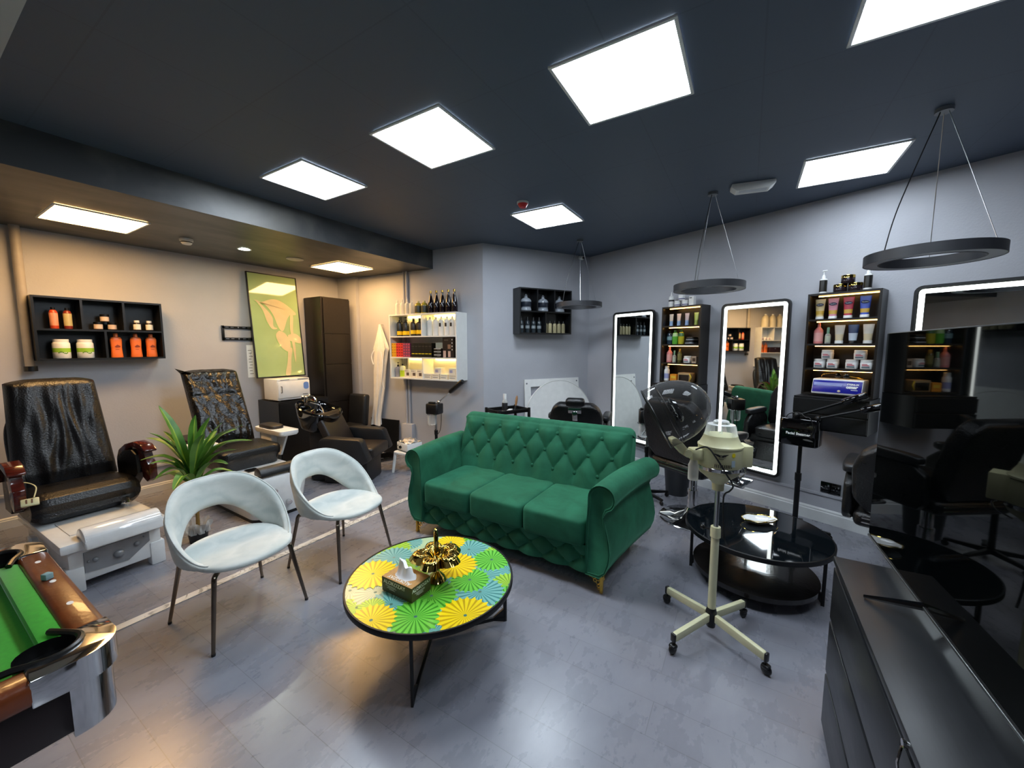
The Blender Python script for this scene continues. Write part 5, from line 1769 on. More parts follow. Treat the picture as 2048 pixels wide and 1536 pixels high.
# ---------------------------------------------------------------- far wall: white boards, trolley
t = thing('square_board', 'white square panel with a cut-out leaning on the far wall', 'board', PB(1.11, 0.11), AB)
LT = RX(-4.5)
q = MB(LT)
for c, d in (((-0.43, 0.0, 0.61), (0.10, 0.018, 1.22)), ((0.13, 0, 0.61), (0.70, 0.018, 1.22)), ((-0.30, 0, 0.49), (0.16, 0.018, 0.98)), ((-0.30, 0, 1.165), (0.16, 0.018, 0.11))):
    q.box(c, d)
q.build('panel', M['white'], t, smooth=0)
q = MB(LT)
for x, z in ((-0.445, 1.16), (0.44, 1.17)):
    q.cyl((x, -0.009, z), (x, -0.014, z), 0.012, n=12)
q.build('fixings', M['grey'], t)
t = thing('round_board', 'large white round board leaning in front of the square white panel', 'board', PB(1.17, 0.205), AB)
q = MB(RX(-6)); q.cyl((0, -0.012, 0.60), (0, 0.012, 0.60), 0.60, n=96)
q.build('disc', M['white'], t)
q = MB(RX(-6)); q.torus((0, 0, 0), 0.597, 0.006, 96, 6, TR(0, -0.012, 0.60) @ FRONT); q.build('edge_band', M['whitewood'], t)

t = thing('trolley', 'black plastic salon trolley by the far wall, holding bottles', 'trolley', PB(0.17, 0.40), AB + R(6))
TWD, TDP = 0.46, 0.32
for z in (0.16, 0.52, 0.845):
    q = MB()
    q.box((0, 0, z), (TWD, TDP, 0.012), 0.004)
    for y in (-TDP / 2, TDP / 2):
        q.box((0, y, z + 0.022), (TWD, 0.012, 0.045), 0.004)
    for x in (-TWD / 2, TWD / 2):
        q.box((x, 0, z + 0.022), (0.012, TDP, 0.045), 0.004)
    q.build('tray', M['black'], t)
for sx in (-1, 1):
    for sy in (-1, 1):
        q = MB(); q.box((sx * TWD / 2, sy * TDP / 2, 0.48), (0.032, 0.032, 0.84), 0.006); lg = q.build('post', M['black'], t)
        q = MB(); q.ball((sx * TWD / 2, sy * TDP / 2, 0.03), (0.03, 0.018, 0.03), 8); q.build('caster', M['black'], lg)
TRL = t
def on_trolley(x, y):
    v = Matrix.Translation(TRL.location) @ Matrix.Rotation(TRL.rotation_euler[2], 4, 'Z') @ Vector((x, y, 0.852))
    return tuple(v)
t = thing('spray_bottle', 'clear spray bottle with white cap and dark label on the black trolley', 'bottle', on_trolley(-0.03, 0.02))
q = MB(); q.lathe([(0, 0), (0.036, 0), (0.038, 0.01), (0.038, 0.11), (0.026, 0.145), (0.016, 0.155), (0, 0.155)], 20, band=[(0.04, 0.112, 1)]); q.build('bottle', [M['clearbottle'], M['label_dark']], t)
q = MB(); q.cyl((0, 0, 0.152), (0, 0, 0.225), 0.022, n=16); q.build('cap', M['white'], t)
t = thing('wooden_brush', 'brush with a pale wooden handle upright on the black trolley', 'brush', on_trolley(0.12, 0.0))
q = MB(RY(14)); q.lathe([(0, 0.05), (0.015, 0.06), (0.024, 0.11), (0.022, 0.16), (0.012, 0.19), (0, 0.195)], 16, sy=0.6); q.build('handle', paint('brush_wood', '9c6e42', 0.5), t)
q = MB(RY(14)); q.lathe([(0, 0.006), (0.022, 0.006), (0.018, 0.06), (0, 0.06)], 14, sy=0.6); q.build('bristles', M['black'], t)
t = thing('card_box', 'small white card box lying on the black trolley', 'box', on_trolley(-0.03, -0.10), 0.3)
q = MB(); q.box((0, 0, 0.018), (0.13, 0.05, 0.035), 0.003); q.build('box', M['white'], t)
q = MB(); q.box((0.02, -0.0255, 0.018), (0.05, 0.001, 0.015)); q.build('label', M['greypanel'], t, smooth=0)

# ---------------------------------------------------------------- barber chairs
def barber(label, loc, rz, recline=12, headrest=True, lift=0.0, bh=0.49):
    t = thing('barber_chair', label, 'barber chair', loc, rz, 'black barber chairs')
    q = MB(); q.lathe([(0, 0), (0.30, 0), (0.305, 0.010), (0.29, 0.022), (0.16, 0.045), (0.07, 0.085), (0.055, 0.12), (0, 0.12)], 48); q.build('base', M['chrome'], t)
    q = MB(); q.cyl((0, 0, 0.10), (0, 0, 0.30), 0.05, n=24); q.cyl((0, 0, 0.28), (0, 0, 0.40 + lift), 0.038, n=24); c = q.build('column', M['chrome'], t)
    q = MB(); q.tube([(-0.04, 0.03, 0.16), (-0.16, 0.12, 0.17), (-0.24, 0.19, 0.26)], 0.008, 8); q.build('pump_lever', M['chrome'], c)
    q = MB(TR(0, 0, lift)); q.box((0, 0.0, 0.44), (0.58, 0.58, 0.11), 0.04, seg=3); fr = q.build('seat_frame', M['leather'], t)
    q = MB(TR(0, 0, lift))
    for z in (0.425, 0.455):
        q.tube([(-0.292, -0.24, z), (-0.292, 0.22, z), (-0.24, 0.291, z), (0.24, 0.291, z), (0.292, 0.22, z), (0.292, -0.24, z)], 0.005, 6)
    q.build('chrome_piping', M['chrome'], fr)
    q = MB(TR(0, 0, lift)); q.pillow((0, -0.03, 0.52), (0.52, 0.54, 0.14), 0.35, 12); q.build('seat', M['leather'], t, smooth=60)
    BR = TR(0, 0.24, 0.50 + lift) @ RX(-recline)
    q = MB(BR)
    pts = [(-0.22, 0.0), (0.22, 0.0), (0.30, 0.10), (0.31, bh - 0.17), (0.27, bh - 0.06), (0.20, bh), (-0.20, bh), (-0.27, bh - 0.06), (-0.31, bh - 0.17), (-0.30, 0.10)]
    q.prism(pts, -0.06, 0.06, FRONT, bev=0.03)
    bk = q.build('backrest', M['leather'], t, smooth=50)
    if headrest:
        q = MB(BR); q.box((0, 0.005, 0.50), (0.22, 0.10, 0.11), 0.035, seg=3); h_ = q.build('headrest', M['leather'], t)
        q = MB(BR); q.box((0, 0.063, 0.43), (0.15, 0.006, 0.07), 0.004); q.box((0, 0.068, 0.36), (0.06, 0.012, 0.12), 0.006); q.build('headrest_bracket', M['chrome'], h_)
    for sx in (-1, 1):
        q = MB(TR(0, 0, lift))
        q.prism([(-0.26, 0.40), (0.20, 0.40), (0.25, 0.46), (0.24, 0.66), (0.14, 0.73), (-0.20, 0.73), (-0.30, 0.64), (-0.31, 0.48)], -0.03, 0.03, TR(sx * 0.325, 0, 0) @ Matrix(((0, 0, 1, 0), (1, 0, 0, 0), (0, 1, 0, 0), (0, 0, 0, 1))), bev=0.02)
        a = q.build('armrest', M['leather'], t, smooth=50)
        q = MB(TR(0, 0, lift)); q.pillow((sx * 0.33, -0.03, 0.755), (0.10, 0.46, 0.075), 0.5, 10); q.build('arm_pad', M['vinyl_grey'], a, smooth=60)
        q = MB(TR(0, 0, lift)); q.cyl((sx * 0.356, -0.10, 0.56), (sx * 0.362, -0.10, 0.56), 0.02, n=14); q.build('badge', M['chrome'], a)
    q = MB(TR(0, 0, lift))
    for sx in (-1, 1):
        q.tube(bez([(sx * 0.16, -0.24, 0.42), (sx * 0.16, -0.42, 0.32), (sx * 0.16, -0.50, 0.20), (sx * 0.16, -0.62, 0.17)], 6), 0.014, 10)
    q.build('footrest_bracket', M['chrome'], t)
    q = MB(TR(0, 0, lift)); q.box((0, -0.58, 0.18), (0.40, 0.20, 0.03), 0.01, RX(-12)); q.build('footrest', M['chrome'], t)
    q = MB(TR(0, 0, lift)); q.box((0, -0.37, 0.33), (0.40, 0.03, 0.22), 0.012, RX(-25)); q.build('leg_pad', M['leather'], t)
    return t
barber('black barber chair behind the hood dryer, facing the second mirror', (4.07, 0.39, 0), R(60), 14, False, 0.13, 0.60)
barber('black barber chair with chrome headrest bracket, directly behind the sofa back', (4.56, 1.76, 0), R(103), 20, True, 0.08)
barber('black barber chair mostly hidden behind the television', (3.62, -1.03, 0), R(75), 12, False, 0.08)
t = thing('waste_bin', 'dark grey bin on the floor behind the barber chair by the dryer', 'bin', (4.72, 0.62, 0))
q = MB(); q.lathe([(0, 0), (0.12, 0), (0.15, 0.34), (0.145, 0.345), (0.14, 0.34), (0.112, 0.02), (0, 0.02)], 32); q.build('bucket', M['grey_dark'] if 'grey_dark' in M else paint('dark_bin', '2c3036', 0.5), t)
q = MB(); q.torus((0, 0, 0.345), 0.147, 0.006, 32, 6); q.build('rim', paint('dark_bin', '2c3036', 0.5), t)

# socket, plug
t = thing('wall_socket', 'black double wall socket low on the mirror wall', 'socket', PM(1.11, 0, 0.35), AM)
q = MB(); q.box((0, -0.006, 0), (0.155, 0.012, 0.105), 0.003); pl = q.build('plate', M['blackgloss'], t)
for x in (-0.038, 0.038):
    q = MB()
    for dx, dz in ((0, 0.012), (-0.011, -0.01), (0.011, -0.01)):
        q.box((x + dx, -0.0125, dz), (0.005, 0.001, 0.008))
    q.box((x + 0.022, -0.013, 0.02), (0.010, 0.002, 0.018))
    q.build('outlet', M['grey'], pl, smooth=0)
t = thing('wall_plug', 'small grey plug and cord on the wall right of the black drawer cabinet', 'plug', PM(0.755, 0, 1.115), AM)
q = MB(); q.box((0, -0.014, 0), (0.035, 0.026, 0.05), 0.004); q.build('plug', M['greypanel'], t)
q = MB(); q.tube(bez([(0.0, -0.03, 0.02), (0.03, -0.05, 0.035), (0.10, -0.05, 0.045), (0.20, -0.04, 0.03)], 8), 0.005, 8); q.build('cord', M['cable'], t)
# ---------------------------------------------------------------- products
CACHE = {}
def P_(name, col, rough=0.35):
    return paint(name, col, rough)

def bottle(prof, mats, band=None, cap=None, capmat=None, pump=False, sy=1.0, power=None, n=20, capname='cap'):
    def f(t):
        q = MB(); q.lathe(prof, n, band=band, sy=sy, power=power); q.build('body', mats, t, smooth=50)
        if cap:
            q = MB(); q.lathe(cap, 16); 
            if pump:
                zt = cap[-1][1]
                q.cyl((0, 0, zt - 0.002), (0, 0, zt + 0.028), 0.004, n=8)
                q.box((0.008, -0.006, zt + 0.032), (0.036, 0.012, 0.010), 0.003)
            q.build('pump' if pump else capname, capmat, t)
    return f
def cartonf(w_, d_, h_, m, marks):
    def f(t):
        q = MB(); q.box((0, 0, h_ / 2), (w_, d_, h_), 0.001); q.build('carton', m, t, smooth=0)
        for k, (x, z, sx, sz, mm) in enumerate(marks):
            q = MB(); q.box((x, -d_ / 2 - 0.0006, z), (sx, 0.001, sz)); q.build('print', mm, t, smooth=0)
    return f
def tube(h_, w_, body, low, capm, logo=None, capb=True, lowz=0.45, text=None):
    def f(t):
        q = MB()
        rings = []
        zs = [0.026, 0.03, lowz * h_ * 0.55, lowz * h_, lowz * h_ + 0.0005, 0.75 * h_, 0.97 * h_, h_]
        for z in zs:
            k = (z - 0.026) / (h_ - 0.026)
            rx = w_ * (0.36 + 0.14 * k); ry = 0.018 * (1 - k) ** 0.9 + 0.0012
            rings.append([(rx * cos(2 * PI * i / 20), ry * sin(2 * PI * i / 20), z) for i in range(20)])
        for a in range(len(rings) - 1):
            q.m = 1 if zs[a + 1] <= lowz * h_ and (logo is None or a >= 2) else 0
            fs = [(i, (i + 1) % 20, 20 + (i + 1) % 20, 20 + i) for i in range(20)]
            q.faces(rings[a] + rings[a + 1], fs)
        bmesh.ops.remove_doubles(q.b, verts=q.b.verts[:], dist=1e-6)
        q.m = 0
        q.faces(rings[-1], [tuple(range(20))])
        q.build('tube', [body, low], t, smooth=60)
        q = MB(); q.lathe([(0, 0), (0.021, 0), (0.021, 0.024), (0.019, 0.027), (0, 0.027)], 18, sx=w_ * 0.40 / 0.021, sy=0.95); q.build('cap', capm, t)
        if logo is not None:
            z = 0.72 * h_
            q = MB(); q.prism([(w_ * 0.36 * cos(2 * PI * i / 20), 0.013 * sin(2 * PI * i / 20)) for i in range(20)], 0.0, 0.0012, TR(0, -0.0105, z) @ RX(4) @ FRONT)
            lg = q.build('logo', logo, t)
            if text:
                q = MB(); q.text(text, 0.0125, TR(0, -0.0124, z) @ RX(4) @ FRONT, ext=0.0003, bold=0.0002); q.build('lettering', M['lettering'], lg, smooth=0)
    return f

red, wht = P_('bottle_orange_red', 'b8401e'), M['label_white']
blk, gold = M['black'], M['goldmatte']
KINDS = {
    'lotion_red': bottle([(0, 0), (0.028, 0), (0.030, 0.006), (0.030, 0.03), (0.030, 0.15), (0.022, 0.175), (0.013, 0.182), (0, 0.182)], [red, P_('label_peach', 'd89070')], [(0.03, 0.151, 1)], [(0.015, 0.18), (0.015, 0.205), (0, 0.206)], blk),
    'lotion_cream': bottle([(0, 0), (0.028, 0), (0.030, 0.006), (0.030, 0.03), (0.030, 0.15), (0.022, 0.175), (0.013, 0.182), (0, 0.182)], [P_('bottle_dark_red', '7a2a1c'), P_('label_olive', 'b9ae7c')], [(0.03, 0.151, 1)], [(0.015, 0.18), (0.015, 0.205), (0, 0.206)], blk),
    'small_jar': bottle([(0, 0), (0.032, 0), (0.034, 0.004), (0.034, 0.01), (0.034, 0.055), (0.03, 0.058), (0, 0.058)], [P_('jar_brown', '3a2a22'), P_('label_blush', 'd2bcae')], [(0.01, 0.056, 1)], [(0.035, 0.058), (0.035, 0.078), (0.033, 0.08), (0, 0.08)], blk, capname='lid'),
    'supplement': bottle([(0, 0), (0.029, 0), (0.031, 0.004), (0.031, 0.012), (0.031, 0.07), (0.028, 0.082), (0.021, 0.088), (0, 0.088)], [P_('amber_dark', '241812', 0.2), wht], [(0.012, 0.071, 1)], [(0.022, 0.088), (0.022, 0.112), (0, 0.113)], M['white']),
    'tub': bottle([(0, 0), (0.056, 0), (0.060, 0.005), (0.061, 0.06), (0.061, 0.10), (0.060, 0.145), (0.055, 0.155), (0.05, 0.157), (0, 0.157)], [M['white'], P_('label_leaf_green', '97c43c')], [(0.06, 0.101, 1)], [(0.054, 0.155), (0.055, 0.183), (0.052, 0.186), (0, 0.186)], M['white'], capname='lid', n=28),
    'orange_bottle': bottle([(0, 0), (0.045, 0), (0.048, 0.006), (0.044, 0.05), (0.042, 0.10), (0.046, 0.175), (0.046, 0.195), (0.036, 0.212), (0.018, 0.216), (0, 0.216)], [P_('bottle_orange', 'e87434'), P_('label_brown', '8a3a18')], None, [(0.019, 0.214), (0.018, 0.25), (0.015, 0.254), (0, 0.255)], P_('bottle_orange', 'e87434'), sy=0.62, power=0.75),
    'clear_bottle': bottle([(0, 0), (0.034, 0), (0.036, 0.006), (0.036, 0.13), (0.034, 0.16), (0.016, 0.178), (0, 0.178)], [M['clearbottle']], None, [(0.014, 0.176), (0.012, 0.205), (0.005, 0.225), (0, 0.226)], M['clearbottle']),
    'oil_bottle': bottle([(0, 0), (0.047, 0), (0.05, 0.006), (0.05, 0.02), (0.05, 0.115), (0.047, 0.135), (0.028, 0.158), (0.018, 0.162), (0, 0.162)], [P_('oil_yellow', 'a89838', 0.15), P_('label_darkgreen', '2c2e20')], [(0.02, 0.116, 1)], [(0.018, 0.16), (0.018, 0.185), (0, 0.186)], P_('oil_cap', 'c8bd80')),
    'tall_bottle': bottle([(0, 0), (0.040, 0), (0.043, 0.006), (0.044, 0.09), (0.036, 0.16), (0.020, 0.23), (0.014, 0.27), (0.014, 0.285), (0, 0.285)], [P_('dark_violet_glass', '140a10', 0.08)], None, [(0.0155, 0.283), (0.0155, 0.315), (0, 0.316)], M['gold']),
    'pump_black': bottle([(0, 0), (0.044, 0), (0.046, 0.006), (0.046, 0.02), (0.046, 0.075), (0.046, 0.19), (0.038, 0.207), (0.016, 0.214), (0, 0.214)], [P_('bottle_charcoal', '18191b'), P_('label_yellow', 'e6bf12')], [(0.02, 0.076, 1)], [(0.017, 0.212), (0.017, 0.236), (0.008, 0.24), (0, 0.24)], blk, pump=True),
    'round_black': bottle([(0, 0), (0.043, 0), (0.045, 0.006), (0.045, 0.03), (0.045, 0.085), (0.045, 0.18), (0.036, 0.2), (0.016, 0.208), (0, 0.208)], [P_('bottle_darkbrown', '1c1512'), P_('label_yellow', 'e6bf12')], [(0.03, 0.086, 1)], [(0.018, 0.206), (0.018, 0.255), (0, 0.256)], blk),
    'white_shampoo': bottle([(0, 0), (0.042, 0), (0.044, 0.006), (0.044, 0.12), (0.044, 0.165), (0.044, 0.20), (0.038, 0.222), (0.018, 0.235), (0, 0.235)], [M['white'], M['label_dark']], None, [(0.019, 0.233), (0.018, 0.262), (0, 0.264)], M['white']),
    'white_cone': bottle([(0, 0), (0.040, 0), (0.042, 0.006), (0.042, 0.125), (0.042, 0.175), (0.042, 0.205), (0.036, 0.222), (0.02, 0.23), (0, 0.23)], [M['white']], None, [(0.016, 0.228), (0.012, 0.25), (0.004, 0.272), (0, 0.273)], M['white']),
    'pump_lilac': bottle([(0, 0), (0.038, 0), (0.04, 0.006), (0.04, 0.12), (0.034, 0.145), (0.016, 0.155), (0, 0.155)], [P_('lilac_grey', '8f8c96', 0.2)], None, [(0.016, 0.153), (0.016, 0.178), (0.007, 0.182), (0, 0.182)], blk, pump=True),
    'lime_bottle': bottle([(0, 0), (0.04, 0), (0.042, 0.006), (0.042, 0.01), (0.042, 0.10), (0.042, 0.13), (0.030, 0.16), (0.015, 0.17), (0, 0.17)], [P_('label_cream', 'd6d6b0'), P_('lime_label', 'b4cc2c')], [(0.01, 0.101, 1)], [(0.014, 0.168), (0.014, 0.195), (0, 0.196)], blk),
    'jug': bottle([(0, 0), (0.074, 0), (0.078, 0.008), (0.078, 0.03), (0.070, 0.042), (0.078, 0.055), (0.078, 0.125), (0.076, 0.145), (0.058, 0.168), (0.024, 0.185), (0.022, 0.20), (0, 0.20)], [P_('grey_gel', '8e949c', 0.12), P_('navy_label', '1c222e')], [(0.055, 0.126, 1)], [(0.022, 0.198), (0.022, 0.222), (0.008, 0.225), (0.006, 0.236), (0, 0.237)], P_('grey_cap', '53585e')),
    'dark_tonic': bottle([(0, 0), (0.029, 0), (0.031, 0.005), (0.031, 0.06), (0.031, 0.10), (0.031, 0.15), (0.026, 0.165), (0.014, 0.172), (0, 0.172)], [P_('smoky_teal', '2b3338', 0.12), P_('label_grey', '8a9296')], [(0.061, 0.101, 1)], [(0.014, 0.17), (0.012, 0.20), (0.007, 0.222), (0, 0.224)], blk),
    'cream_bottle': bottle([(0, 0), (0.028, 0), (0.030, 0.005), (0.030, 0.08), (0.030, 0.095), (0.030, 0.12), (0.022, 0.138), (0.012, 0.142), (0, 0.142)], [P_('bottle_buff', 'b9ae88'), P_('label_grey', '8a9296')], None, [(0.012, 0.14), (0.012, 0.165), (0.006, 0.176), (0, 0.177)], blk, sy=0.7),
    'nozzle_bottle': bottle([(0, 0), (0.031, 0), (0.033, 0.005), (0.033, 0.07), (0.033, 0.09), (0.033, 0.115), (0.024, 0.135), (0.012, 0.14), (0, 0.14)], [M['white'], M['label_dark']], [(0.071, 0.091, 1)], [(0.014, 0.138), (0.009, 0.165), (0.003, 0.188), (0, 0.189)], M['white']),
    'white_jar': bottle([(0, 0), (0.036, 0), (0.038, 0.004), (0.038, 0.014), (0.038, 0.026), (0.038, 0.045), (0.036, 0.047), (0, 0.047)], [M['white'], P_('violet_label', '5f5a86')], [(0.015, 0.027, 1)], [(0.039, 0.047), (0.039, 0.068), (0.036, 0.07), (0, 0.07)], M['white'], capname='lid'),
    'mouthwash_dark': bottle([(0, 0), (0.032, 0), (0.036, 0.01), (0.036, 0.05), (0.036, 0.095), (0.030, 0.13), (0.016, 0.142), (0, 0.142)], [P_('amber_blue', '2a3a46', 0.1), P_('label_teal', '7fa0a4')], [(0.051, 0.096, 1)], [(0.017, 0.14), (0.017, 0.165), (0, 0.166)], blk, sy=0.65),
    'mouthwash_green': bottle([(0, 0), (0.032, 0), (0.036, 0.01), (0.036, 0.05), (0.036, 0.095), (0.030, 0.135), (0.016, 0.146), (0, 0.146)], [P_('clear_green', '5fae3c', 0.1), P_('label_mint', 'a9cf9a')], [(0.096, 0.136, 1)], [(0.017, 0.144), (0.017, 0.17), (0, 0.171)], P_('cap_green', '2c5a34'), sy=0.65),
    'mouthwash_yellow': bottle([(0, 0), (0.034, 0), (0.038, 0.01), (0.038, 0.05), (0.038, 0.095), (0.032, 0.135), (0.016, 0.15), (0, 0.15)], [P_('clear_yellow', 'b8b030', 0.1), P_('label_deepgreen', '2f6a3c')], [(0.096, 0.136, 1)], [(0.017, 0.148), (0.017, 0.175), (0, 0.176)], P_('cap_green', '2c5a34'), sy=0.65),
    'pink_pump': bottle([(0, 0), (0.034, 0), (0.036, 0.006), (0.036, 0.02), (0.036, 0.10), (0.034, 0.12), (0.018, 0.145), (0.013, 0.15), (0, 0.15)], [P_('bottle_pink', 'e58a86'), P_('label_pink', 'e8a8a2')], [(0.021, 0.099, 1)], [(0.013, 0.148), (0.012, 0.175), (0.006, 0.194), (0, 0.195)], P_('bottle_pink', 'e58a86')),
    'mist_bottle': bottle([(0, 0), (0.020, 0), (0.022, 0.004), (0.022, 0.012), (0.022, 0.07), (0.018, 0.085), (0.010, 0.09), (0, 0.09)], [M['clearbottle'], P_('label_sage', 'b4bba8')], [(0.013, 0.071, 1)], [(0.011, 0.088), (0.011, 0.142), (0.009, 0.147), (0, 0.148)], P_('mint_cap', '7fb49c')),
    'olive_bottle': bottle([(0, 0), (0.024, 0), (0.026, 0.005), (0.026, 0.03), (0.026, 0.11), (0.022, 0.13), (0.012, 0.14), (0, 0.14)], [P_('olive_oil', '4e4a22', 0.12), P_('label_oliveprint', '7a7440')], [(0.031, 0.111, 1)], [(0.013, 0.138), (0.013, 0.168), (0, 0.169)], P_('gold_cap', 'a89048')),
    'wide_jar': bottle([(0, 0), (0.036, 0), (0.041, 0.004), (0.043, 0.055), (0.040, 0.058), (0, 0.058)], [M['white']], None, [(0.044, 0.056), (0.044, 0.080), (0.041, 0.083), (0, 0.083)], M['white'], capname='lid', power=0.6),
    'gold_jar': bottle([(0, 0), (0.046, 0), (0.049, 0.004), (0.049, 0.045), (0.046, 0.048), (0, 0.048)], [P_('jar_aubergine', '20161a', 0.15)], None, [(0.050, 0.048), (0.050, 0.070), (0.048, 0.073), (0, 0.073)], M['gold'], capname='lid', n=28),
    'pump_white': bottle([(0, 0), (0.027, 0), (0.029, 0.004), (0.029, 0.02), (0.029, 0.125), (0.026, 0.138), (0.013, 0.142), (0, 0.142)], [M['white'], P_('label_black_gold', '1a1814')], [(0.021, 0.124, 1)], [(0.014, 0.14), (0.014, 0.158), (0.007, 0.176), (0, 0.177)], M['white'], pump=True),
    'spray_can': bottle([(0, 0), (0.030, 0), (0.032, 0.004), (0.032, 0.03), (0.032, 0.09), (0.032, 0.13), (0.026, 0.142), (0, 0.143)], [M['white'], P_('label_periwinkle', '9aa0cc')], [(0.031, 0.091, 1)], [(0.024, 0.142), (0.024, 0.178), (0.020, 0.182), (0, 0.182)], M['white']),
    'gallon': bottle([(0, 0), (0.085, 0), (0.09, 0.01), (0.09, 0.10), (0.09, 0.19), (0.07, 0.26), (0.03, 0.31), (0, 0.31)], [P_('gallon_milk', 'cfc7b0'), P_('label_amber', 'b89a50')], None, [(0.028, 0.308), (0.028, 0.34), (0, 0.341)], M['white']),
}
for nm, (b_, l_) in {'beige': ('d8c8b4', '86a6cc'), 'peach': ('dcc0ae', '8fabd0'), 'grey': ('c9b4b4', '8fabd8'), 'lime': ('b9c65a', '9fb04a')}.items():
    KINDS['scrub_' + nm] = tube(0.148, 0.056, P_('tube_' + nm, b_), P_('tube_%s_foot' % nm, l_), P_('tube_%s_cap' % nm, l_), lowz=0.42)
navy = P_('logo_navy', '1b2550')
for nm, b_ in {'yellow': 'd9c08a', 'pink': 'd68a9c', 'red': 'b52c44', 'blue': '3450b4'}.items():
    KINDS['cream_' + nm] = tube(0.185, 0.078, P_('cream_tube_' + nm, b_), P_('cream_gold_%s' % nm, 'c8a03c'), M['white'], navy, lowz=0.42, text='Vaseline')
KINDS['face_white'] = tube(0.165, 0.076, P_('face_tube_white', 'd9d4c8'), P_('face_tube_sand', 'd8c8a4'), M['white'], None, lowz=0.5)
KINDS['face_blue'] = tube(0.165, 0.076, P_('face_tube_blue', '1d3a6a'), P_('face_tube_pale', 'c2cede'), blk, None, lowz=0.55)
KINDS['dark_carton'] = cartonf(0.060, 0.16, 0.20, P_('carton_black', '17140f', 0.3), [(0, 0.05, 0.05, 0.009, P_('stripe_yellow', 'e0d020')), (0, 0.155, 0.045, 0.005, P_('faint_grey', '5a5650'))])
KINDS['flat_carton'] = cartonf(0.125, 0.16, 0.042, P_('carton_black', '17140f', 0.3), [(0, 0.037, 0.122, 0.006, M['white']), (0.02, 0.02, 0.05, 0.004, M['greypanel'])])
KINDS['grey_carton'] = cartonf(0.120, 0.12, 0.080, P_('carton_grey', '8a938c', 0.4), [])
KINDS['picture_carton'] = cartonf(0.185, 0.10, 0.275, P_('carton_cocoa', '1e1714', 0.3),
    [(-0.03, 0.24, 0.07, 0.012, P_('faint_grey', '5a5650')), (0.02, 0.15, 0.05, 0.06, P_('print_tan', '8a6a56')), (-0.06, 0.05, 0.045, 0.09, P_('print_blush', 'c8a89a')), (0.02, 0.05, 0.04, 0.08, P_('print_blush', 'c8a89a'))] + [(0.068, 0.245 - 0.045 * k, 0.012, 0.018, M['white']) for k in range(4)])
for nm, c_, d_ in (('yellow', 'd8a018', 'b87c10'), ('red', 'd8382c', '8f201a'), ('purple', '7e3a58', 'c8485c')):
    KINDS['dye_' + nm] = cartonf(0.0435, 0.15, 0.040, P_('dye_carton_' + nm, c_, 0.4), [(0.0, 0.022, 0.026, 0.018, P_('dye_print_' + nm, d_))])
KINDS['sachet'] = cartonf(0.10, 0.012, 0.115, P_('sachet_cream', 'd8cfc0', 0.45), [(0.012, 0.05, 0.05, 0.045, P_('sachet_print', '5a4a40')), (-0.01, 0.095, 0.06, 0.006, P_('faint_grey', '5a5650'))])
KINDS['low_carton'] = cartonf(0.125, 0.10, 0.070, P_('carton_ivory', 'd9d2c2', 0.4), [(-0.005, 0.022, 0.085, 0.010, M['greypanel']), (0, 0.05, 0.10, 0.006, P_('sachet_print2', '9a8a70'))])
KINDS['cube_carton'] = cartonf(0.11, 0.09, 0.085, P_('carton_ivory', 'd9d2c2', 0.4), [(-0.02, 0.04, 0.05, 0.04, P_('print_lilac', '9a98b0'))])
KINDS['yellow_carton'] = cartonf(0.085, 0.06, 0.085, P_('carton_orange', 'd88a20', 0.4), [(0, 0.05, 0.06, 0.03, P_('carton_yellow', 'e0b83c'))])
KINDS['small_carton'] = cartonf(0.055, 0.05, 0.082, P_('carton_taupe', 'b09a84', 0.4), [(0, 0.04, 0.035, 0.04, P_('print_coffee', '4a3426'))])
KINDS['white_carton'] = cartonf(0.058, 0.05, 0.110, M['white'], [(-0.008, 0.09, 0.03, 0.010, M['label_dark'])])

def jar_label(t):
    q = MB(); q.box((0, -0.0425, 0.034), (0.048, 0.003, 0.006)); q.box((-0.006, -0.0425, 0.044), (0.036, 0.003, 0.005)); q.build('red_print', P_('print_rose', 'c83850'), t, smooth=0)
    q = MB(); q.box((0, -0.042, 0.020), (0.052, 0.003, 0.008)); q.build('stripe', P_('print_slate', '3a5a68'), t, smooth=0)
EXTRA = {'wide_jar': jar_label}
def tub_print(t):
    q = MB()
    for k in range(7):
        a = R(-90 + (k - 3) * 9)
        q.box((0.0616 * cos(a), 0.0616 * sin(a), 0.056 + 0.008 * sin(k)), (0.008, 0.0012, 0.012), 0, RZ(math.degrees(a) + 90))
    q.build('leaf_print', P_('print_leafdark', '5e8f28'), t, smooth=0)
EXTRA['tub'] = tub_print
def cone_label(t):
    q = MB(); q.box((0.004, -0.0415, 0.15), (0.03, 0.004, 0.05)); q.build('label', M['label_dark'], t, smooth=0)
EXTRA['white_cone'] = cone_label
def orange_print(t):
    q = MB()
    q.prism([(-0.022, 0.085), (0.0, 0.105), (0.024, 0.09), (0.02, 0.078), (-0.012, 0.076)], 0, 0.001, TR(0.002, -0.0285, 0.03) @ FRONT); q.box((0.0, -0.0285, 0.085), (0.03, 0.001, 0.004))
    q.build('almond_print', P_('label_brown', '8a3a18'), t, smooth=0)
EXTRA['orange_bottle'] = orange_print

def put(kind, cat, name, label, loc, rz, group):
    if kind not in CACHE:
        t = thing(name, label, cat, loc, rz, group)
        KINDS[kind](t)
        if kind in EXTRA:
            EXTRA[kind](t)
        CACHE[kind] = t
        return t
    r = dup(CACHE[kind], loc, rz, label, group)
    r['category'] = cat
    r.name = name
    return r

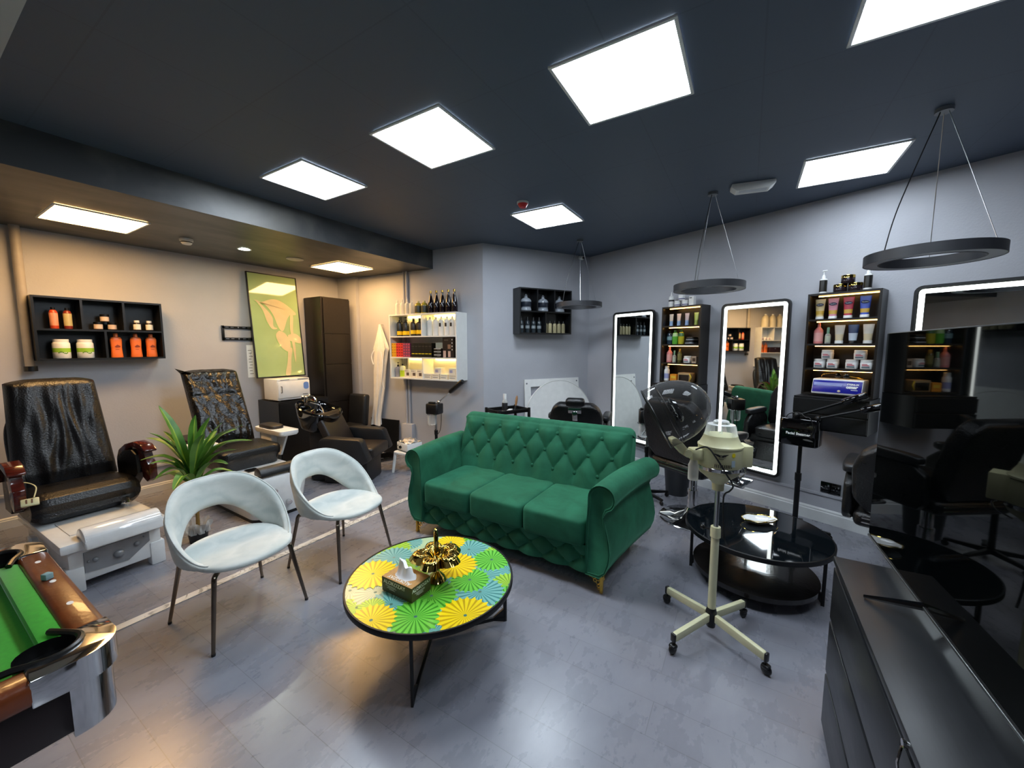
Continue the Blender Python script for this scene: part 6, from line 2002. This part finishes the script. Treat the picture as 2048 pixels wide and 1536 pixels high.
# left wall shelf
zT, zB = 1.8665, 1.5795
G1 = 'toiletries on the left black wall shelf'
put('lotion_red', 'bottle', 'lotion_bottle', 'orange-red bottle with black cap, top left cubby of left black shelf', PL(0.944, 0.11, zT), 0, G1)
put('lotion_cream', 'bottle', 'lotion_bottle', 'dark red bottle with olive label, top left cubby of left black shelf', PL(1.035, 0.11, zT), 0, G1)
put('small_jar', 'jar', 'cream_jar', 'small labelled jar, lower left of three in the top middle cubby', PL(1.243, 0.10, zT), 0, G1)
put('small_jar', 'jar', 'cream_jar', 'small labelled jar, lower right of three in the top middle cubby', PL(1.347, 0.10, zT), 0.2, G1)
q_ = put('small_jar', 'jar', 'cream_jar', 'small labelled jar balanced on top of the other two jars', PL(1.295, 0.10, zT + 0.081), -0.1, G1)
put('supplement', 'bottle', 'supplement_bottle', 'dark pill bottle with white label, left of the top right pair', PL(1.543, 0.10, zT), 0, G1)
put('supplement', 'bottle', 'supplement_bottle', 'dark pill bottle with white label, right of the top right pair', PL(1.646, 0.10, zT), 0, G1)
put('tub', 'jar', 'cream_tub', 'large white tub with green leaf label, left in the lower left cubby', PL(0.972, 0.11, zB), 0, G1)
put('tub', 'jar', 'cream_tub', 'large white tub with green leaf label, right in the lower left cubby', PL(1.133, 0.11, zB), 0, G1)
for k, x in enumerate((1.361, 1.517, 1.645)):
    put('orange_bottle', 'bottle', 'lotion_bottle', 'bright orange lotion bottle, %s from the left in the lower right cubby' % ORD[k], PL(x, 0.11, zB), 0, G1)

# white shelf
G2 = 'bottles on top of the white shelf'
zt = 1.222 + 0.934
for k, s in enumerate((1.36, 1.455, 1.55, 1.635)):
    put('clear_bottle', 'bottle', 'clear_bottle', 'clear empty bottle, %s from the left on top of the white shelf' % ORD[k], PC(s, 0.12, zt), AC, G2)
for k, s in enumerate((1.755, 1.865)):
    put('oil_bottle', 'bottle', 'oil_bottle', 'yellow oil bottle, %s of two on top of the white shelf' % ('left' if k == 0 else 'right'), PC(s, 0.12, zt), AC, G2)
for k, s in enumerate((1.985, 2.085, 2.188, 2.29, 2.392)):
    put('tall_bottle', 'bottle', 'tall_bottle', 'tall dark gold-topped bottle, %s from the left on the white shelf' % ORD[k], PC(s, 0.12, zt), AC, G2)
G3 = 'hair care bottles in the top row of the white shelf'
z1 = 1.222 + 0.6215
for k, s in enumerate((1.395, 1.515)):
    put('pump_black', 'bottle', 'pump_bottle', 'black pump bottle with yellow foot, %s on the white shelf top row' % ('far left' if k == 0 else 'second from left'), PC(s, 0.12, z1), AC, G3)
for k, s in enumerate((1.66, 1.775)):
    put('round_black', 'bottle', 'shampoo_bottle', 'dark brown bottle with yellow label, %s of two left of the divider' % ('left' if k == 0 else 'right'), PC(s, 0.12, z1), AC, G3)
for k, s in enumerate((1.995, 2.10)):
    put('white_shampoo', 'bottle', 'shampoo_bottle', 'plain white bottle, %s right of the white shelf divider' % ('first' if k == 0 else 'second'), PC(s - 0.03, 0.12, z1), AC, G3)
for k, s in enumerate((2.165, 2.262, 2.35, 2.44)):
    put('white_cone', 'bottle', 'applicator_bottle', 'white bottle with dark label and cone tip, %s from the left' % ORD[k], PC(s, 0.12, z1), AC, G3)
G4 = 'cartons on the middle row of the white shelf'
z2 = 1.222 + 0.3185
for ci, cname in enumerate(['yellow'] * 2 + ['red'] * 3 + ['purple'] * 3):
    sub = ['left', 'right'] if cname == 'yellow' else ['left', 'middle', 'right']
    cidx = ci if cname == 'yellow' else (ci - 2 if cname == 'red' else ci - 5)
    for r_ in range(5):
        put('dye_' + cname, 'box', 'hair_dye_carton', '%s hair dye carton, %s from the bottom in the %s %s column' % (cname, ORD[r_], sub[cidx], cname), PC(1.348 + ci * 0.0448, 0.16, z2 + r_ * 0.0403), AC, G4)
for k in range(6):
    put('dark_carton', 'box', 'hair_product_carton', 'upright black carton with yellow stripe, %s from the left' % ORD[k], PC(1.742 + k * 0.0612, 0.16, z2), AC, G4)
for k in range(3):
    put('flat_carton', 'box', 'flat_carton', 'flat black carton with white edge, %s of three stacked' % ('bottom', 'middle', 'top')[k][:6], PC(2.178, 0.16, z2 + k * 0.0425), AC, G4)
put('grey_carton', 'box', 'grey_carton', 'pale grey carton on top of the stacked flat black cartons', PC(2.178, 0.14, z2 + 0.128), AC, G4)
put('picture_carton', 'box', 'picture_carton', 'tall dark carton with printed pictures at the right end', PC(2.345, 0.17, z2), AC, G4)
G5 = 'goods on the bottom row of the white shelf'
z3 = 1.222 + 0.0185
put('pump_lilac', 'bottle', 'pump_bottle', 'lilac-grey pump bottle at the bottom left of the white shelf', PC(1.375, 0.16, z3), AC, G5)
put('lime_bottle', 'bottle', 'lotion_bottle', 'lime-labelled bottle with black cap at the white shelf bottom', PC(1.465, 0.16, z3), AC, G5)
for k, s in enumerate((1.58, 1.70, 1.815)):
    put('sachet', 'packet', 'product_packet', 'pale upright packet with dark print, %s of three' % ORD[k], PC(s, 0.19, z3), AC, G5)
for k, s in enumerate((1.99, 2.13, 2.27, 2.42)):
    put('low_carton', 'box', 'low_carton', 'low ivory carton, %s from the left on the bottom row' % ORD[k], PC(s, 0.18, z3), AC, G5)
for k, s in enumerate((2.16, 2.405)):
    put('cube_carton', 'box', 'cube_carton', 'small ivory box stacked on the low cartons, %s one' % ('left' if k == 0 else 'right'), PC(s, 0.17, z3 + 0.071), AC, G5)

# far wall shelf
G6 = 'bottles on the far black wall shelf'
for k, s in enumerate((0.607, 0.885, 1.165)):
    put('jug', 'bottle', 'gel_jug', 'large grey jug with navy label, %s from the left' % ORD[k], PB(s, 0.10, 1.868 + 0.3185), AB, G6)
for k, s in enumerate((0.565, 0.664, 0.762, 0.855)):
    put('dark_tonic', 'bottle', 'tonic_bottle', 'small dark bottle, %s from the left on the lower shelf row' % ORD[k], PB(s - 0.03, 0.10, 1.868 + 0.0185), AB, G6)
for k, s in enumerate((0.935, 1.01, 1.09, 1.165, 1.24)):
    put('cream_bottle', 'bottle', 'buff_bottle', 'buff bottle with black cap, %s from the left' % ORD[k], PB(s, 0.10, 1.868 + 0.0185), AB, G6)

# display shelf between the narrow mirrors
G7 = 'products on the display shelf between the narrow mirrors'
zS = 1.25
zz = zS + 0.926
put('nozzle_bottle', 'bottle', 'applicator_bottle', 'white nozzle-tipped bottle on top of the shelf between narrow mirrors', PM(2.785, 0.10, zz), AM, G7)
put('white_jar', 'jar', 'white_jar', 'white lidded jar, lower left of three above the shelf', PM(2.70, 0.10, zz), AM, G7)
put('white_jar', 'jar', 'white_jar', 'white lidded jar, lower right of three above the shelf', PM(2.60, 0.10, zz), AM, G7)
put('white_jar', 'jar', 'white_jar', 'white lidded jar stacked on top of two white jars', PM(2.65, 0.10, zz + 0.0705), AM, G7)
put('white_carton', 'box', 'white_carton', 'narrow white carton on top of the shelf, beside the white jars', PM(2.515, 0.10, zz), AM, G7)
zr = zS + 0.6945
for k, (kd, s) in enumerate((('beige', 2.775), ('peach', 2.675), ('grey', 2.57), ('lime', 2.455))):
    put('scrub_' + kd, 'tube', 'scrub_tube', {'beige': 'beige tube with blue foot', 'peach': 'peach tube with blue foot', 'grey': 'greyish pink tube with blue foot', 'lime': 'lime green tube'}[kd] + ' on the shelf between narrow mirrors', PM(s, 0.10, zr), AM, G7)
zr = zS + 0.4725
for kd, s, lb in (('mouthwash_dark', 2.79, 'dark blue-grey'), ('mouthwash_green', 2.715, 'green'), ('mouthwash_yellow', 2.635, 'yellow')):
    put(kd, 'bottle', 'mouthwash_bottle', '%s liquid bottle in the second row between the narrow mirrors' % lb, PM(s, 0.10, zr), AM, G7)
t = thing('folded_towels', 'stack of folded grey towels in the second row of the shelf', 'towels', PM(2.505, 0.10, zr), AM, G7)
for k, (m_, w_) in enumerate((('greypanel', 0.115), ('black', 0.12), ('greypanel', 0.105), ('black', 0.10))):
    q = MB(); q.pillow((0.003 * k, 0, 0.011 + 0.021 * k), (w_, 0.12, 0.022), 0.4, 8); q.build('towel', M[m_], t, smooth=60)
zr = zS + 0.2475
put('pink_pump', 'bottle', 'lotion_bottle', 'pink bottle in the third row between the narrow mirrors', PM(2.78, 0.10, zr), AM, G7)
put('mist_bottle', 'bottle', 'mist_bottle', 'small mist bottle beside the olive bottle, third shelf row', PM(2.715, 0.10, zr), AM, G7)
put('olive_bottle', 'bottle', 'oil_bottle', 'slim olive bottle with gold cap, third shelf row', PM(2.645, 0.10, zr), AM, G7)
put('wide_jar', 'jar', 'cream_jar', 'white jar with red print right of the olive bottle', PM(2.54, 0.10, zr), AM, G7)
put('small_carton', 'box', 'small_carton', 'small taupe carton at the right end of the third shelf row', PM(2.45, 0.10, zr), AM, G7)
zr = zS + 0.0185
put('spray_can', 'can', 'spray_can', 'white spray can just above the hood dryer dome', PM(2.79, 0.13, zr), AM, G7)
put('yellow_carton', 'box', 'yellow_carton', 'orange-yellow carton between the spray can and the wooden box', PM(2.69, 0.12, zr), AM, G7)
t = thing('wooden_case', 'pale wooden case with dark front panel in the bottom shelf compartment', 'case', PM(2.54, 0.11, zr), AM, G7)
q = MB(); q.box((0, 0, 0.055), (0.16, 0.12, 0.11), 0.008); cs = q.build('case', P_('case_wood', '9c8058', 0.5), t)
q = MB(); q.box((0, -0.061, 0.050), (0.125, 0.004, 0.075)); q.build('front_panel', M['blackgloss'], cs, smooth=0)
q = MB(); q.tube(bez([(0.07, -0.06, 0.02), (0.10, -0.08, 0.06), (0.07, -0.06, 0.10)], 6), 0.006, 6); q.build('strap', P_('strap_yellow', 'd8b41c', 0.5), cs)

# display shelf with the steriliser
G8 = 'products on the display shelf beside the television'
zz = zS + 0.926
put('pump_white', 'bottle', 'pump_bottle', 'white pump bottle with black label, left on top of the shelf', PM(1.262, 0.10, zz), AM, G8)
put('pump_white', 'bottle', 'pump_bottle', 'white pump bottle with black label, right of the gold-lidded jars', PM(0.95, 0.10, zz), AM, G8)
put('gold_jar', 'jar', 'cream_jar', 'dark jar with gold lid, lower left of three on the shelf top', PM(1.136, 0.10, zz), AM, G8)
put('gold_jar', 'jar', 'cream_jar', 'dark jar with gold lid, lower right of three on the shelf top', PM(1.030, 0.10, zz), AM, G8)
put('gold_jar', 'jar', 'cream_jar', 'dark jar with gold lid stacked on two like it', PM(1.085, 0.10, zz + 0.0735), AM, G8)
zr = zS + 0.6945
for kd, s in (('yellow', 1.266), ('pink', 1.170), ('red', 1.062), ('blue', 0.950)):
    put('cream_' + kd, 'tube', 'cream_tube', '%s cream tube with navy oval logo and gold foot' % kd, PM(s, 0.12, zr), AM, G8)
zr = zS + 0.4725
put('pink_pump', 'bottle', 'lotion_bottle', 'pink bottle above the white jars beside the television shelf', PM(1.263, 0.12, zr), AM, G8)
put('mist_bottle', 'bottle', 'mist_bottle', 'small mist bottle with mint cap beside the white face tubes', PM(1.192, 0.12, zr), AM, G8)
put('face_white', 'tube', 'face_tube', 'white and sand face tube left of the blue one', PM(1.110, 0.12, zr), AM, G8)
put('face_blue', 'tube', 'face_tube', 'blue face tube with black cap between two white ones', PM(1.015, 0.12, zr), AM, G8)
put('face_white', 'tube', 'face_tube', 'white and sand face tube right of the blue one', PM(0.915, 0.12, zr), AM, G8)
zr = zS + 0.2475
for s, dz, lb in ((1.240, 0, 'bottom left of the left'), (1.143, 0, 'bottom right of the left'), (1.186, 0.084, 'top of the left'), (1.008, 0, 'bottom left of the right'), (0.908, 0, 'bottom right of the right'), (0.955, 0.084, 'top of the right')):
    put('wide_jar', 'jar', 'cream_jar', 'white jar with red print, %s trio' % lb, PM(s, 0.11, zr + dz), AM, G8)
t = thing('steriliser', 'blue-fronted white steriliser box on the black drawer cabinet', 'steriliser', PM(1.075, 0.135, zS + 0.019), AM)
q = MB(); q.prism([(-0.10, 0.0), (-0.105, 0.012), (-0.075, 0.128), (-0.06, 0.135), (0.09, 0.135), (0.095, 0.0)], -0.178, 0.178, Matrix(((0, 0, 1, 0), (1, 0, 0, 0), (0, 1, 0, 0), (0, 0, 0, 1))), bev=0.004); bx_ = q.build('case', M['white'], t)
FT = TR(0, -0.0925, 0.07) @ RX(-14.5)
q = MB(FT); q.box((0, 0, 0), (0.345, 0.004, 0.108), 0.001); fp = q.build('blue_front', P_('steriliser_blue', '1c1f96', 0.25), t)
q = MB(FT); q.prism([(-0.165, 0.006), (0.035, 0.006), (0.052, 0.034), (-0.165, 0.034)], 0, 0.001, TR(0, -0.0022, 0) @ FRONT); q.build('pale_band', P_('steriliser_pale', '8890cc', 0.3), fp)
q = MB(FT); q.text('STERILIX', 0.021, TR(0.112, -0.0024, 0.026) @ FRONT, ext=0.0005, bold=0.0006); q.build('top_lettering', M['lettering'], fp, smooth=0)
q = MB(FT); q.text('omar', 0.036, TR(0.107, -0.0024, 0.003) @ FRONT, ext=0.0005, bold=0.0024); q.build('brand_lettering', M['lettering'], fp, smooth=0)
q = MB(FT); q.box((0.125, -0.0024, -0.022), (0.045, 0.001, 0.004)); q.build('small_print', M['lettering'], fp, smooth=0)
q = MB(FT); q.ball((0.022, -0.003, -0.038), (0.012, 0.005, 0.010), 8); q.build('button', P_('knob_cream', 'd8c8a8', 0.3), fp)
t = thing('sunglasses', 'thin-rimmed glasses lying on top of the blue steriliser', 'glasses', PM(1.075, 0.125, zS + 0.019 + 0.138), AM)
q = MB()
q.tube(bez([(-0.14, 0.0, 0.012), (-0.12, -0.03, 0.035), (-0.05, 0.0, 0.05), (0.0, 0.0, 0.045)], 8), 0.003, 6)
q.tube(bez([(0.03, -0.01, 0.05), (0.06, -0.02, 0.03), (0.10, -0.02, 0.02), (0.15, 0.02, 0.005)], 8), 0.003, 6)
q.build('frame', M['goldmatte'], t)
q = MB(); q.ball((0.045, -0.02, 0.024), (0.026, 0.006, 0.022), 8); q.ball((-0.02, 0.0, 0.026), (0.024, 0.006, 0.022), 8); q.build('lenses', M['blackgloss'], t)

# things seen only in the mirrors: the far end of the left wall
wallshelf('wall_shelf', 'white open shelf with gallon bottles, seen reflected in the second mirror', PL(-0.62, 0, 1.16), AL, 1.15, 1.03, 0.25, 'whitewood', [0.37, 0.69], [(0.80, 0.69, 1.01)])
for k in range(4):
    put('gallon', 'bottle', 'gallon_bottle', 'milky gallon bottle, %s from the left in the mirror reflection' % ORD[k], PL(0.36 - 0.20 * k, 0.13, 2.191), 0, 'gallon bottles on the reflected white shelf')
for k in range(4):
    put('wide_jar', 'jar', 'cream_jar', 'white jar on the reflected white shelf, %s from the left in the mirror' % ORD[k], PL(0.44 - 0.095 * k, 0.13, 1.16 + 0.6905), 0, 'jars on the reflected white shelf')
for k in range(2):
    put('orange_bottle', 'bottle', 'lotion_bottle', 'orange bottle on the reflected white shelf, %s in the mirror' % ('left' if k == 0 else 'right'), PL(0.42 - 0.11 * k, 0.13, 1.16 + 0.3705), 0, 'orange bottles on the reflected white shelf')
t = thing('dark_case', 'dark brown case on the reflected white shelf beside the orange bottles', 'case', PL(0.10, 0.13, 1.16 + 0.371))
q = MB(); q.box((0, 0, 0.07), (0.30, 0.16, 0.14), 0.008); q.build('case', P_('case_maroon', '2a1214', 0.4), t)
q = MB(); q.box((0, -0.081, 0.10), (0.04, 0.004, 0.02), 0.001); q.build('clasp', M['steel'], t)
